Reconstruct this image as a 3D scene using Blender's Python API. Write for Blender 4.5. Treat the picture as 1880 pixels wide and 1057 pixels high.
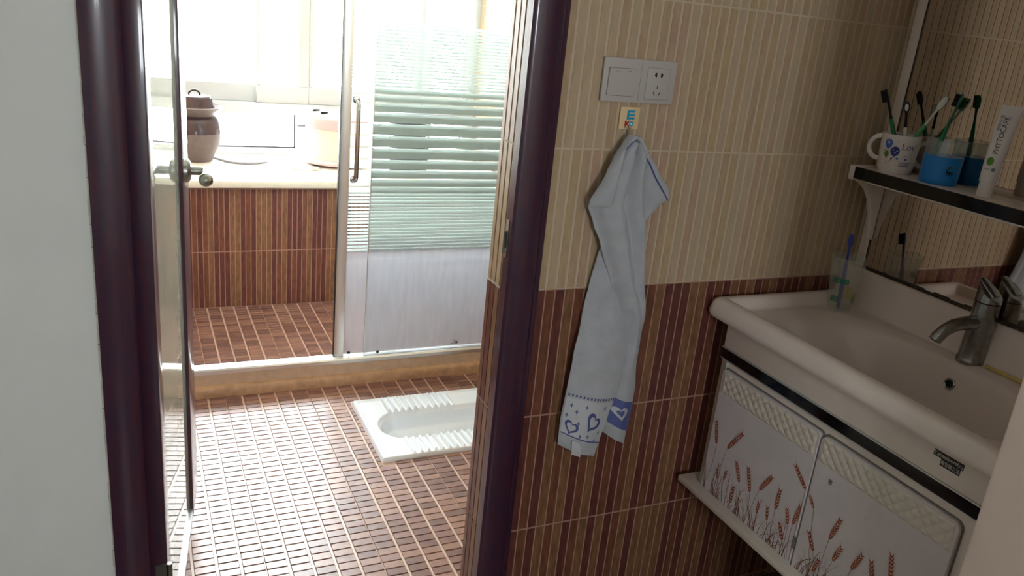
import bpy, bmesh, math, random
from mathutils import Vector, Matrix

random.seed(7)
scene = bpy.context.scene
for o in list(bpy.data.objects):
    bpy.data.objects.remove(o)
COL = scene.collection
PI = math.pi

# ------------------------------------------------------------------ camera
CAM = Vector((0.0, -1.4496, 1.47))
YAW, PITCH, ROLL, FPX = 0.453127, 0.325502, 0.102441, 1500.0
fw = Vector((math.sin(YAW) * math.cos(PITCH), math.cos(YAW) * math.cos(PITCH), -math.sin(PITCH)))
rt = Vector((math.cos(YAW), -math.sin(YAW), 0))
up = rt.cross(fw)
rt2 = math.cos(ROLL) * rt + math.sin(ROLL) * up
up2 = -math.sin(ROLL) * rt + math.cos(ROLL) * up
cd = bpy.data.cameras.new('camera')
cd.sensor_fit = 'HORIZONTAL'
cd.sensor_width = 36.0
cd.lens = FPX / 1880.0 * 36.0
cd.clip_start = 0.02
cam = bpy.data.objects.new('camera', cd)
COL.objects.link(cam)
M = Matrix((rt2, up2, -fw)).transposed().to_4x4()
M.translation = CAM
cam.matrix_world = M
scene.camera = cam

# ------------------------------------------------------------------ sky and light
SKY = 32.0
w = bpy.data.worlds.new('overcast_sky')
scene.world = w
w.use_nodes = True
bg = w.node_tree.nodes['Background']
bg.inputs['Color'].default_value = (0.92, 0.97, 1.0, 1)
bg.inputs['Strength'].default_value = SKY

WX0, WX1, WZ0, WZ1 = -0.06, 0.48, 1.28, 1.80          # window of the room behind the camera
BACK = -3.4


def portal(name, loc, rot, sx, sy):
    ld = bpy.data.lights.new(name, 'AREA')
    ld.shape = 'RECTANGLE'
    ld.size = sx
    ld.size_y = sy
    ld.cycles.is_portal = True
    lo = bpy.data.objects.new(name, ld)
    lo.location = loc
    lo.rotation_euler = rot
    COL.objects.link(lo)


portal('bathroom_window_portal', (0.85, 3.10, 1.47), (-PI / 2, 0, 0), 1.96, 1.70)
portal('room_window_portal', ((WX0 + WX1) / 2, BACK - 0.05, (WZ0 + WZ1) / 2), (PI / 2, 0, 0), WX1 - WX0, WZ1 - WZ0)

vs = scene.view_settings
vs.view_transform = 'Standard'
vs.look = 'None'
vs.gamma = 1.0
vs.use_curve_mapping = False
vs.exposure = 0.55
scene.cycles.max_bounces = 10
scene.cycles.diffuse_bounces = 5
scene.cycles.glossy_bounces = 5
scene.cycles.transparent_max_bounces = 24
scene.cycles.transmission_bounces = 10
scene.cycles.sample_clamp_indirect = 12.0
scene.cycles.use_denoising = True


# ------------------------------------------------------------------ materials
def lin(c):
    return tuple(((v / 255.0) / 12.92 if v <= 10.31 else ((v / 255.0 + 0.055) / 1.055) ** 2.4) for v in c) + (1.0,)


MATS = {}


def mat(name, rgb, rough=0.5, var=0.0, vscale=40.0, bump=0.0, bscale=200.0, spec=0.5, metal=0.0, stretch=None, coat=0.0,
        rgb2=None, sheen=0.0, trans=0.0, ior=1.45, alpha=1.0):
    m = bpy.data.materials.new(name)
    m.use_nodes = True
    nt = m.node_tree
    b = nt.nodes['Principled BSDF']
    c = lin(rgb)
    b.inputs['Base Color'].default_value = c
    b.inputs['Roughness'].default_value = rough
    b.inputs['Metallic'].default_value = metal
    b.inputs['Specular IOR Level'].default_value = spec
    b.inputs['Coat Weight'].default_value = coat
    b.inputs['Coat Roughness'].default_value = 0.08
    b.inputs['Sheen Weight'].default_value = sheen
    b.inputs['Transmission Weight'].default_value = trans
    b.inputs['IOR'].default_value = ior
    b.inputs['Alpha'].default_value = alpha
    if var or bump or rgb2:
        g = nt.nodes.new('ShaderNodeNewGeometry')
        vec = g.outputs['Position']
        if stretch:
            mp = nt.nodes.new('ShaderNodeVectorMath')
            mp.operation = 'MULTIPLY'
            mp.inputs[1].default_value = stretch
            nt.links.new(vec, mp.inputs[0])
            vec = mp.outputs[0]
    if var or rgb2:
        n = nt.nodes.new('ShaderNodeTexNoise')
        n.inputs['Scale'].default_value = vscale
        n.inputs['Detail'].default_value = 6
        n.inputs['Roughness'].default_value = 0.62
        nt.links.new(vec, n.inputs['Vector'])
        cr = nt.nodes.new('ShaderNodeValToRGB')
        cr.color_ramp.elements[0].position = 0.34
        cr.color_ramp.elements[1].position = 0.66
        if rgb2:
            cr.color_ramp.elements[0].color = c
            cr.color_ramp.elements[1].color = lin(rgb2)
        else:
            cr.color_ramp.elements[0].color = tuple(v * (1 - var) for v in c[:3]) + (1,)
            cr.color_ramp.elements[1].color = tuple(min(1, v * (1 + var)) for v in c[:3]) + (1,)
        nt.links.new(n.outputs['Fac'], cr.inputs['Fac'])
        nt.links.new(cr.outputs['Color'], b.inputs['Base Color'])
    if bump:
        n2 = nt.nodes.new('ShaderNodeTexNoise')
        n2.inputs['Scale'].default_value = bscale
        n2.inputs['Detail'].default_value = 3
        nt.links.new(vec, n2.inputs['Vector'])
        bp = nt.nodes.new('ShaderNodeBump')
        bp.inputs['Strength'].default_value = bump
        bp.inputs['Distance'].default_value = 0.002
        nt.links.new(n2.outputs['Fac'], bp.inputs['Height'])
        nt.links.new(bp.outputs['Normal'], b.inputs['Normal'])
    MATS[name] = m
    return m


def mix_mat(name):
    m = bpy.data.materials.new(name)
    m.use_nodes = True
    nt = m.node_tree
    nt.nodes.remove(nt.nodes['Principled BSDF'])
    MATS[name] = m
    return m, nt, nt.nodes['Material Output']


def shader(nt, kind, color=None, rough=None, ior=None):
    n = nt.nodes.new(kind)
    if color is not None:
        n.inputs['Color'].default_value = color
    if rough is not None:
        n.inputs['Roughness'].default_value = rough
    if ior is not None:
        n.inputs['IOR'].default_value = ior
    return n


def mixs(nt, fac, a, b):
    n = nt.nodes.new('ShaderNodeMixShader')
    if isinstance(fac, (int, float)):
        n.inputs[0].default_value = fac
    else:
        nt.links.new(fac, n.inputs[0])
    nt.links.new(a.outputs[0], n.inputs[1])
    nt.links.new(b.outputs[0], n.inputs[2])
    return n


def fresnel(nt, ior=1.5):
    n = nt.nodes.new('ShaderNodeFresnel')
    n.inputs['IOR'].default_value = ior
    return n.outputs[0]


# clear glass pane: see-through with a surface reflection
def clear_glass(name, tint):
    m, nt, out = mix_mat(name)
    t = shader(nt, 'ShaderNodeBsdfTransparent', tint)
    g = shader(nt, 'ShaderNodeBsdfGlossy', (1, 1, 1, 1), 0.02)
    nt.links.new(mixs(nt, fresnel(nt, 1.35), t, g).outputs[0], out.inputs[0])
    return m


clear_glass('window_glass', (0.96, 0.985, 0.98, 1))

# shower glass: clear with soap haze and dried vertical runs
m, nt, out = mix_mat('shower_glass')
t = shader(nt, 'ShaderNodeBsdfTransparent', (0.97, 0.985, 0.978, 1))
g = shader(nt, 'ShaderNodeBsdfGlossy', (1, 1, 1, 1), 0.05)
clean = mixs(nt, fresnel(nt, 1.4), t, g)
geo = nt.nodes.new('ShaderNodeNewGeometry')
vm = nt.nodes.new('ShaderNodeVectorMath')
vm.operation = 'MULTIPLY'
vm.inputs[1].default_value = (34, 0, 5)
nt.links.new(geo.outputs['Position'], vm.inputs[0])
ns = nt.nodes.new('ShaderNodeTexNoise')
ns.inputs['Scale'].default_value = 1.6
ns.inputs['Detail'].default_value = 5
nt.links.new(vm.outputs[0], ns.inputs['Vector'])
sep = nt.nodes.new('ShaderNodeSeparateXYZ')
nt.links.new(geo.outputs['Position'], sep.inputs[0])
mr = nt.nodes.new('ShaderNodeMapRange')            # soap film sits on the splashed lower half
mr.inputs['From Min'].default_value = 0.62
mr.inputs['From Max'].default_value = 0.50
mr.inputs['To Min'].default_value = 0.03
mr.inputs['To Max'].default_value = 1.0
nt.links.new(sep.outputs['Z'], mr.inputs['Value'])
mr2 = nt.nodes.new('ShaderNodeMapRange')
mr2.inputs['From Min'].default_value = 0.3
mr2.inputs['From Max'].default_value = 0.75
mr2.inputs['To Min'].default_value = 0.50
mr2.inputs['To Max'].default_value = 0.60
nt.links.new(ns.outputs['Fac'], mr2.inputs['Value'])
mu = nt.nodes.new('ShaderNodeMath')
mu.operation = 'MULTIPLY'
nt.links.new(mr.outputs[0], mu.inputs[0])
nt.links.new(mr2.outputs[0], mu.inputs[1])
tl = shader(nt, 'ShaderNodeBsdfTranslucent', (0.50, 0.51, 0.55, 1))
df = shader(nt, 'ShaderNodeBsdfDiffuse', (0.54, 0.55, 0.59, 1))
rf = shader(nt, 'ShaderNodeBsdfRefraction', (0.95, 0.95, 0.97, 1), 0.30, 1.08)
film = mixs(nt, 0.55, mixs(nt, 0.45, tl, df), rf)
nt.links.new(mixs(nt, mu.outputs[0], clean, film).outputs[0], out.inputs[0])

# etched stripes on the shower glass
m, nt, out = mix_mat('frosted_glass')
rf = shader(nt, 'ShaderNodeBsdfRefraction', (0.98, 0.995, 0.985, 1), 0.14, 1.06)
tl = shader(nt, 'ShaderNodeBsdfTranslucent', (0.60, 0.635, 0.615, 1))
df = shader(nt, 'ShaderNodeBsdfDiffuse', (0.62, 0.655, 0.635, 1))
nt.links.new(mixs(nt, 0.87, rf, mixs(nt, 0.42, tl, df)).outputs[0], out.inputs[0])

# clear and milky plastics
m, nt, out = mix_mat('milky_plastic')
t = shader(nt, 'ShaderNodeBsdfTransparent', (0.98, 0.985, 0.97, 1))
d2 = mixs(nt, 0.5, shader(nt, 'ShaderNodeBsdfDiffuse', (0.84, 0.86, 0.80, 1)), shader(nt, 'ShaderNodeBsdfTranslucent', (0.88, 0.9, 0.85, 1)))
nt.links.new(mixs(nt, 0.20, t, d2).outputs[0], out.inputs[0])
m, nt, out = mix_mat('clear_plastic')
t = shader(nt, 'ShaderNodeBsdfTransparent', (0.94, 0.97, 0.97, 1))
d2 = mixs(nt, 0.5, shader(nt, 'ShaderNodeBsdfDiffuse', (0.6, 0.66, 0.66, 1)), shader(nt, 'ShaderNodeBsdfGlossy', (1, 1, 1, 1), 0.05))
nt.links.new(mixs(nt, 0.16, t, d2).outputs[0], out.inputs[0])

BROWN = [mat('brown_glaze_dark', (102, 57, 50), 0.34, 0.30, 90, stretch=(1, 1, .25)),
         mat('brown_glaze_mid', (118, 73, 54), 0.34, 0.28, 90, stretch=(1, 1, .25)),
         mat('brown_glaze_tan', (130, 92, 64), 0.36, 0.28, 90, stretch=(1, 1, .25))]
BEIGE = [mat('beige_glaze_sand', (190, 168, 140), 0.36, 0.07, 70, stretch=(1, 1, .3)),
         mat('beige_glaze_tan', (184, 158, 128), 0.36, 0.09, 70, stretch=(1, 1, .3)),
         mat('beige_glaze_rose', (187, 157, 133), 0.36, 0.09, 70, stretch=(1, 1, .3)),
         mat('beige_glaze_ochre', (187, 162, 128), 0.36, 0.09, 70, stretch=(1, 1, .3))]
mat('beige_grout', (204, 186, 160), 0.7, 0.05, 60)
mat('brown_grout', (172, 134, 118), 0.7, 0.06, 60)
FLOORM = [mat('floor_glaze_red', (122, 82, 70), 0.42, 0.2, 60, spec=0.85, bump=0.05, bscale=60),
          mat('floor_glaze_brown', (136, 96, 78), 0.42, 0.2, 60, spec=0.85, bump=0.05, bscale=60),
          mat('floor_glaze_dark', (106, 68, 56), 0.42, 0.2, 60, spec=0.85, bump=0.05, bscale=60)]
mat('floor_grout', (196, 166, 148), 0.34, 0.08, 80, spec=0.8)
mat('white_paint', (226, 228, 224), 0.75, 0.02, 8, bump=0.05, bscale=120)
mat('partition_paint', (238, 219, 208), 0.75, 0.02, 8, bump=0.05, bscale=120)
mat('ceiling_paint', (236, 235, 230), 0.85, 0.01, 8)
mat('dark_wood', (54, 38, 60), 0.30, coat=0.5, rgb2=(76, 36, 50), vscale=26, stretch=(6, 6, .5))
mat('sealant', (206, 202, 188), 0.7, 0.15, 60)
mat('door_glass', (186, 198, 190), 0.03, 0.03, 20, spec=0.6)
mat('chrome', (205, 207, 210), 0.16, metal=1.0)
mat('brushed_nickel', (150, 150, 142), 0.34, 0.1, 200, metal=1.0, stretch=(1, 1, 8))
mat('dull_chrome', (150, 152, 150), 0.22, 0.2, 60, metal=1.0)
mat('aluminium', (214, 216, 214), 0.30, metal=0.85)
mat('steel', (178, 176, 168), 0.35, 0.2, 120, metal=1.0)
mat('pvc_white', (192, 196, 199), 0.35)
mat('sill_stone', (236, 230, 214), 0.30, 0.03, 30)
mat('curb_stone', (202, 180, 158), 0.30, 0.10, 25)
mat('curb_skirting', (184, 150, 118), 0.40, 0.18, 30)
mat('porcelain', (234, 243, 252), 0.08, spec=0.6)
mat('ceramic', (228, 214, 206), 0.12, spec=0.55)
mat('cabinet_white', (226, 213, 203), 0.32, 0.02, 20)
mat('door_print_white', (210, 202, 204), 0.25, 0.03, 12)
mat('cream_lattice', (214, 204, 192), 0.35)
mat('black_gloss', (12, 10, 10), 0.10)
mat('door_seam', (120, 112, 104), 0.5)
mat('wheat_ink', (152, 76, 38), 0.5, 0.2, 150)
mat('stem_ink', (128, 74, 46), 0.5, 0.15, 150)
mat('mirror', (214, 205, 196), 0.015, metal=1.0)
mat('switch_plastic', (192, 186, 180), 0.30)
mat('switch_gap', (120, 116, 112), 0.5)
mat('socket_black', (14, 14, 16), 0.5)
mat('peach_acrylic', (236, 205, 160), 0.25)
mat('sticker_blue', (44, 160, 196), 0.4)
mat('sticker_red', (190, 40, 62), 0.4)
mat('sticker_white', (240, 240, 238), 0.4)
mat('towel_cloth', (196, 198, 204), 0.95, 0.07, 25, bump=1.0, bscale=900, sheen=0.3)
mat('towel_smooth', (200, 201, 206), 0.9, 0.02, 30, bump=0.3, bscale=700)
mat('towel_blue', (84, 92, 144), 0.9)
mat('towel_band_blue', (94, 104, 158), 0.9, 0.25, 260, stretch=(1, 1, 4))
mat('brown_glaze_jar', (62, 46, 50), 0.18, 0.12, 40)
mat('brown_matt_jar', (100, 86, 84), 0.55, 0.10, 40)
mat('pot_pink', (226, 186, 188), 0.25)
mat('pot_cream', (228, 221, 206), 0.25)
mat('black_plastic', (22, 22, 24), 0.4)
mat('bucket_plastic', (52, 50, 66), 0.4)
mat('cable_white', (216, 214, 206), 0.5)
mat('cable_grey', (150, 148, 160), 0.5)
mat('mug_ceramic', (230, 222, 216), 0.15)
mat('balloon_blue', (64, 110, 190), 0.3)
mat('balloon_navy', (28, 36, 130), 0.3)
mat('balloon_green', (88, 140, 46), 0.3)
mat('print_purple', (124, 78, 138), 0.4)
mat('print_dark', (50, 44, 66), 0.4)
mat('print_pale', (222, 214, 226), 0.4)
mat('cup_blue', (26, 128, 206), 0.28)
mat('cup_print', (96, 86, 54), 0.5)
mat('brush_green', (20, 120, 74), 0.3)
mat('brush_teal', (14, 96, 72), 0.3)
mat('brush_pale_green', (96, 170, 112), 0.3)
mat('brush_white', (222, 222, 214), 0.3)
mat('brush_blue', (22, 50, 150), 0.3)
mat('bristle_black', (18, 20, 26), 0.7)
mat('bristle_white', (200, 210, 200), 0.7)
mat('bristle_green', (70, 150, 84), 0.7)
mat('paste_white', (226, 220, 220), 0.30)
mat('paste_cap', (230, 222, 218), 0.4)
mat('ink_black', (24, 24, 28), 0.5)
mat('ink_green', (86, 150, 40), 0.5)
mat('ink_grey', (130, 130, 134), 0.5)
mat('tumbler_green', (30, 118, 84), 0.5)
mat('tumbler_yellow', (226, 190, 40), 0.5)
mat('yellow_matte', (206, 180, 110), 0.6, 0.2, 90)
mat('stain_dark', (60, 52, 44), 0.8)
mat('vestibule_floor', (92, 74, 62), 0.35, 0.15, 12)


# ------------------------------------------------------------------ mesh helpers
class MB:
    def __init__(self):
        self.v, self.f, self.mi = [], [], []

    def add(self, vs, fs, mi=0):
        o = len(self.v)
        self.v += [tuple(p) for p in vs]
        self.f += [tuple(i + o for i in f) for f in fs]
        self.mi += [mi] * len(fs)
        return self

    def box(self, x0, x1, y0, y1, z0, z1, mi=0):
        x0, x1 = min(x0, x1), max(x0, x1)
        y0, y1 = min(y0, y1), max(y0, y1)
        z0, z1 = min(z0, z1), max(z0, z1)
        return self.add([(x0, y0, z0), (x1, y0, z0), (x1, y1, z0), (x0, y1, z0), (x0, y0, z1), (x1, y0, z1), (x1, y1, z1), (x0, y1, z1)],
                        [(0, 3, 2, 1), (4, 5, 6, 7), (0, 1, 5, 4), (1, 2, 6, 5), (2, 3, 7, 6), (3, 0, 4, 7)], mi)

    def lathe(self, prof, n=40, c=(0, 0, 0), mi=0, a0=0.0, a1=2 * PI, cap=True):
        full = abs(a1 - a0 - 2 * PI) < 1e-6
        cnt = n if full else n + 1
        vs, fs = [], []
        for r, z in prof:
            for k in range(cnt):
                a = a0 + (a1 - a0) * k / n
                vs.append((c[0] + r * math.cos(a), c[1] + r * math.sin(a), c[2] + z))
        for i in range(len(prof) - 1):
            for k in range(n):
                k2 = (k + 1) % cnt
                fs.append((i * cnt + k, i * cnt + k2, (i + 1) * cnt + k2, (i + 1) * cnt + k))
        if cap and full:
            if prof[0][0] > 1e-5:
                fs.append(tuple(reversed(range(cnt))))
            if prof[-1][0] > 1e-5:
                fs.append(tuple((len(prof) - 1) * cnt + k for k in range(cnt)))
        return self.add(vs, fs, mi)

    def tube(self, pts, rad, n=10, mi=0, flat=1.0, cap=True):
        pts = [Vector(p) for p in pts]
        if isinstance(rad, (int, float)):
            rad = [rad] * len(pts)
        t0 = (pts[1] - pts[0]).normalized()
        ref = Vector((0, 0, 1)) if abs(t0.z) < 0.9 else Vector((1, 0, 0))
        nrm = t0.cross(ref).normalized()
        vs, fs = [], []
        for i, p in enumerate(pts):
            if i == 0:
                t = t0
            elif i == len(pts) - 1:
                t = (pts[i] - pts[i - 1]).normalized()
            else:
                t = (pts[i + 1] - pts[i - 1]).normalized()
            nrm = (nrm - t * nrm.dot(t)).normalized()
            b = t.cross(nrm)
            for k in range(n):
                a = 2 * PI * k / n
                vs.append(p + nrm * rad[i] * math.cos(a) + b * rad[i] * flat * math.sin(a))
        for i in range(len(pts) - 1):
            for k in range(n):
                k2 = (k + 1) % n
                fs.append((i * n + k, i * n + k2, (i + 1) * n + k2, (i + 1) * n + k))
        if cap:
            fs.append(tuple(reversed(range(n))))
            fs.append(tuple((len(pts) - 1) * n + k for k in range(n)))
        return self.add(vs, fs, mi)

    def prism(self, poly, fn, d0, d1, mi=0):
        """poly of 2-D points; fn(a, b, d) -> 3-D point"""
        n = len(poly)
        vs = [fn(a, b, d0) for a, b in poly] + [fn(a, b, d1) for a, b in poly]
        fs = [tuple(reversed(range(n))), tuple(range(n, 2 * n))]
        fs += [(i, (i + 1) % n, n + (i + 1) % n, n + i) for i in range(n)]
        return self.add(vs, fs, mi)

    def grid(self, fn, nu, nv, mi=0):
        vs = [fn(i / nu, j / nv) for j in range(nv + 1) for i in range(nu + 1)]
        fs = [(j * (nu + 1) + i, j * (nu + 1) + i + 1, (j + 1) * (nu + 1) + i + 1, (j + 1) * (nu + 1) + i) for j in range(nv) for i in range(nu)]
        return self.add(vs, fs, mi)

    def sphere(self, c, r, n=16, sc=(1, 1, 1), mi=0):
        m_ = n // 2
        vs, fs = [], []
        for i in range(m_ + 1):
            th = PI * i / m_
            for k in range(n):
                a = 2 * PI * k / n
                vs.append((c[0] + r * sc[0] * math.sin(th) * math.cos(a), c[1] + r * sc[1] * math.sin(th) * math.sin(a), c[2] + r * sc[2] * math.cos(th)))
        for i in range(m_):
            for k in range(n):
                k2 = (k + 1) % n
                fs.append((i * n + k, (i + 1) * n + k, (i + 1) * n + k2, i * n + k2))
        return self.add(vs, fs, mi)

    def mesh(self, name, mats, smooth=None, fix=True, bevel=0.0, seg=2):
        me = bpy.data.meshes.new(name)
        me.from_pydata([tuple(p) for p in self.v], [], self.f)
        for mm in (mats if isinstance(mats, (list, tuple)) else [mats]):
            me.materials.append(MATS[mm] if isinstance(mm, str) else mm)
        me.polygons.foreach_set('material_index', self.mi)
        if fix or bevel:
            bm = bmesh.new()
            bm.from_mesh(me)
            if fix:
                bmesh.ops.remove_doubles(bm, verts=bm.verts, dist=1e-6)
                bmesh.ops.recalc_face_normals(bm, faces=bm.faces)
            if bevel:
                bmesh.ops.bevel(bm, geom=list(bm.edges), offset=bevel, segments=seg, affect='EDGES', profile=0.5, clamp_overlap=True)
            bm.to_mesh(me)
            bm.free()
        if smooth is not None:
            me.polygons.foreach_set('use_smooth', [True] * len(me.polygons))
            me.set_sharp_from_angle(angle=math.radians(smooth))
        me.update()
        return me

    def build(self, name, mats, parent=None, smooth=None, bevel=0.0, seg=2, fix=True):
        return link(name, self.mesh(name, mats, smooth, fix, bevel, seg), parent)


def link(name, data, parent=None, loc=None, rot=None):
    o = bpy.data.objects.new(name, data)
    COL.objects.link(o)
    if parent is not None:
        o.parent = parent
    if loc is not None:
        o.location = loc
    if rot is not None:
        o.rotation_euler = rot
    return o


def box(name, x0, x1, y0, y1, z0, z1, m_, parent=None, bevel=0.0, seg=2, smooth=None):
    return MB().box(x0, x1, y0, y1, z0, z1).build(name, m_, parent, bevel=bevel, seg=seg, smooth=(40 if bevel and smooth is None else smooth))


def tag(o, label, cat, group=None):
    o['label'] = label
    o['category'] = cat
    if group:
        o['group'] = group
    return o


def thing(name, label, cat, loc=(0, 0, 0), rot=(0, 0, 0), group=None):
    o = link(name, None, None, loc, rot)
    o.empty_display_size = 0.05
    return tag(o, label, cat, group)


def struct(o, label=None):
    o['kind'] = 'structure'
    if label:
        o['label'] = label
    return o


def stuff(o):
    o['kind'] = 'stuff'
    return o


def sstep(a, b, x):
    t_ = max(0.0, min(1.0, (x - a) / (b - a)))
    return t_ * t_ * (3 - 2 * t_)


def text_mesh(s, size, extrude=0.0, spacing=1.0):
    cu = bpy.data.curves.new('lettering', 'FONT')
    cu.body = s
    cu.size = size
    cu.align_x = 'CENTER'
    cu.align_y = 'CENTER'
    cu.resolution_u = 3
    cu.space_character = spacing
    to = bpy.data.objects.new('lettering', cu)
    COL.objects.link(to)
    dg = bpy.context.evaluated_depsgraph_get()
    dg.update()
    me = to.evaluated_get(dg).to_mesh()
    vs = [tuple(v.co) for v in me.vertices]
    fs = [tuple(p.vertices) for p in me.polygons]
    to.evaluated_get(dg).to_mesh_clear()
    bpy.data.objects.remove(to)
    bpy.data.curves.remove(cu)
    return vs, fs


def text_on(name, s, size, fn, m_, parent, spacing=1.0):
    vs, fs = text_mesh(s, size, spacing=spacing)
    return MB().add([fn(x, y) for x, y, z in vs], fs).build(name, m_, parent, fix=False)


def proj(p):
    q = Vector(p) - CAM
    z = q.dot(fw)
    return (940 + FPX * q.dot(rt2) / z, 528.5 - FPX * q.dot(up2) / z)


# ------------------------------------------------------------------ structure: shells
# wall between the vestibule and the bathroom: doorway X -0.03 .. 0.69
T = [0.918 - 0.3012 * k for k in range(4)]                     # tile joints going down: .918 .617 .316 .014
wall_front = struct(MB().box(0.69, 1.95, 0.0, 0.0902, -0.2, 2.45).build('wall_front', 'beige_grout'),
                    'tiled wall right of the doorway, beige strips above brown strips')
struct(box('wall_left', -1.45, -0.035, 0.0, 0.092, 0, 2.45, 'white_paint'), 'white painted wall left of the doorway')
struct(box('wall_header', -0.035, 0.69, 0.0, 0.092, 2.06, 2.45, 'white_paint'), 'wall above the doorway')
# brown grout field below the beige half of the tiled wall
box('grout_field', 0.6895, 1.69, -0.0006, 0.0906, 0.0, T[0], 'brown_grout', wall_front)

WALLX = 1.66
wall_right = struct(box('wall_right', WALLX, 1.80, -0.85, 0.0, 0, 2.45, 'beige_grout'), 'tiled wall behind the mirror and wash basin')
struct(box('wall_partition', 1.124, 1.80, BACK, -0.802, 0, 2.45, 'partition_paint', bevel=0.006), 'white painted wall end in front of the vanity niche')
struct(box('wall_side', -1.55, -1.45, BACK, 0.09, 0, 2.45, 'white_paint'))
wb = MB()
wb.box(-1.55, WX0, BACK - 0.1, BACK, 0, 2.45).box(WX1, 1.2, BACK - 0.1, BACK, 0, 2.45)
wb.box(WX0, WX1, BACK - 0.1, BACK, 0, WZ0).box(WX0, WX1, BACK - 0.1, BACK, WZ1, 2.45)
struct(wb.build('wall_back', 'white_paint'))
struct(box('floor_vestibule', -1.55, 1.76, BACK - 0.1, 0.0, -0.06, 0.0, 'vestibule_floor'))
struct(box('ceiling', -1.55, 1.80, BACK - 0.1, 0.0, 2.45, 2.55, 'ceiling_paint'))

# bathroom shell
FARY, WINY = 2.41, 3.05
struct(box('ceiling_bathroom', -0.25, 1.95, 0.0, 3.2, 2.45, 2.55, 'ceiling_paint'))
wall_bath_right = struct(box('wall_bathroom_right', 1.81, 1.95, 0.09, 3.12, -0.2, 2.45, 'beige_grout'), 'beige tiled side wall of the bathroom')
wall_bath_left = struct(box('wall_bathroom_left', -0.25, -0.12, 0.09, 3.12, -0.2, 2.45, 'beige_grout'), 'tiled side wall behind the open door')
wall_far = struct(box('wall_far', -0.12, 1.81, FARY, FARY + 0.10, -0.2, 0.585, 'brown_grout'), 'low brown tiled wall under the window sill')

# ------------------------------------------------------------------ wall tiles (each strip its own piece)
PITCH_S = 0.45 / 19
PAT = [2, 0, 1, 0, 2, 1, 2, 0, 1, 2, 0, 1, 0, 1, 2, 0, 1, 0, 2]
_cache = {}


def strip_mesh(w_, h_, m_, face):
    """face '-y' (front walls) or '-x'/'+x' (side walls): a chamfered slip of glazed tile"""
    key = (round(w_, 4), round(h_, 4), m_.name, face)
    if key in _cache:
        return _cache[key]
    c, d0, d1 = 0.0003, 0.0008, 0.0006
    a, b = w_ / 2, h_ / 2
    vs = [(-a, d0, -b), (a, d0, -b), (a, d0, b), (-a, d0, b), (-a, -d1 + c, -b), (a, -d1 + c, -b), (a, -d1 + c, b), (-a, -d1 + c, b),
          (-a + c, -d1, -b + c), (a - c, -d1, -b + c), (a - c, -d1, b - c), (-a + c, -d1, b - c)]
    fs = [(8, 9, 10, 11)]
    for i in range(4):
        j = (i + 1) % 4
        fs += [(i, j, 4 + j, 4 + i), (4 + i, 4 + j, 8 + j, 8 + i)]
    if face == '-x':
        vs = [(y, -x, z) for x, y, z in vs]
    elif face == '+x':
        vs = [(-y, x, z) for x, y, z in vs]
    me = MB().add(vs, fs).mesh('tile_strip', m_, fix=False)
    _cache[key] = me
    return me


def strip_wall(parent, face, pos, u0, u1, joint, rows, in_view, grout=0.0034):
    """rows: list of (z0, z1, 'brown'/'beige'); u runs along X (face -y) or Y (side faces)"""
    rest = MB()
    rmats = BROWN + BEIGE
    for ri, (z0, z1, kind) in enumerate(rows):
        k0 = math.floor((u0 - joint) / PITCH_S) - 1
        k1 = math.ceil((u1 - joint) / PITCH_S) + 1
        for k in range(k0, k1):
            a, b = joint + k * PITCH_S, joint + (k + 1) * PITCH_S
            g = grout * (1.75 if kind == 'beige' else 1.0)
            a, b = max(a, u0), min(b, u1)
            if b - a < 0.008:
                continue
            a, b = a + g / 2, b - g / 2
            tone = PAT[k % 19]
            if kind == 'brown':
                m_ = BROWN[tone if random.random() > 0.08 else random.randrange(3)]
            else:
                m_ = BEIGE[random.choice((0, 0, 1, 1, 2, 3))]
            zc, hh = (z0 + z1) / 2, (z1 - z0) - 0.0044
            uc = (a + b) / 2
            loc = (uc, pos, zc) if face == '-y' else (pos, uc, zc)
            me = strip_mesh(b - a, hh, m_, face)
            if in_view(uc, z0, z1):
                link('tile_strip', me, parent, loc)
            else:
                rest.add([(v.co[0] + loc[0], v.co[1] + loc[1], v.co[2] + loc[2]) for v in me.vertices], [tuple(p.vertices) for p in me.polygons], rmats.index(m_))
    if rest.v:
        stuff(rest.build('tile_strips', rmats, parent, fix=False))


def frame_hit(p, mg=25):
    x, y = proj(p)
    return -mg < x < 1880 + mg and -mg < y < 1057 + mg


rows_front = [(0.0, T[3], 'brown'), (T[3], T[2], 'brown'), (T[2], T[1], 'brown'), (T[1], T[0], 'brown')]
z = T[0]
while z < 2.45:
    rows_front.append((z, min(z + 0.3012, 2.45), 'beige'))
    z += 0.3012


def view_front(u, z0, z1):
    if u > 1.30 and z1 < 0.93 and z0 < 0.5:
        return False
    if u > 1.24 and z1 < 0.65:
        return False
    return frame_hit((u, 0, z0)) or frame_hit((u, 0, z1)) or frame_hit((u, 0, (z0 + z1) / 2))


strip_wall(wall_front, '-y', -0.0008, 0.765, WALLX, 1.188, rows_front, view_front)
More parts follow.
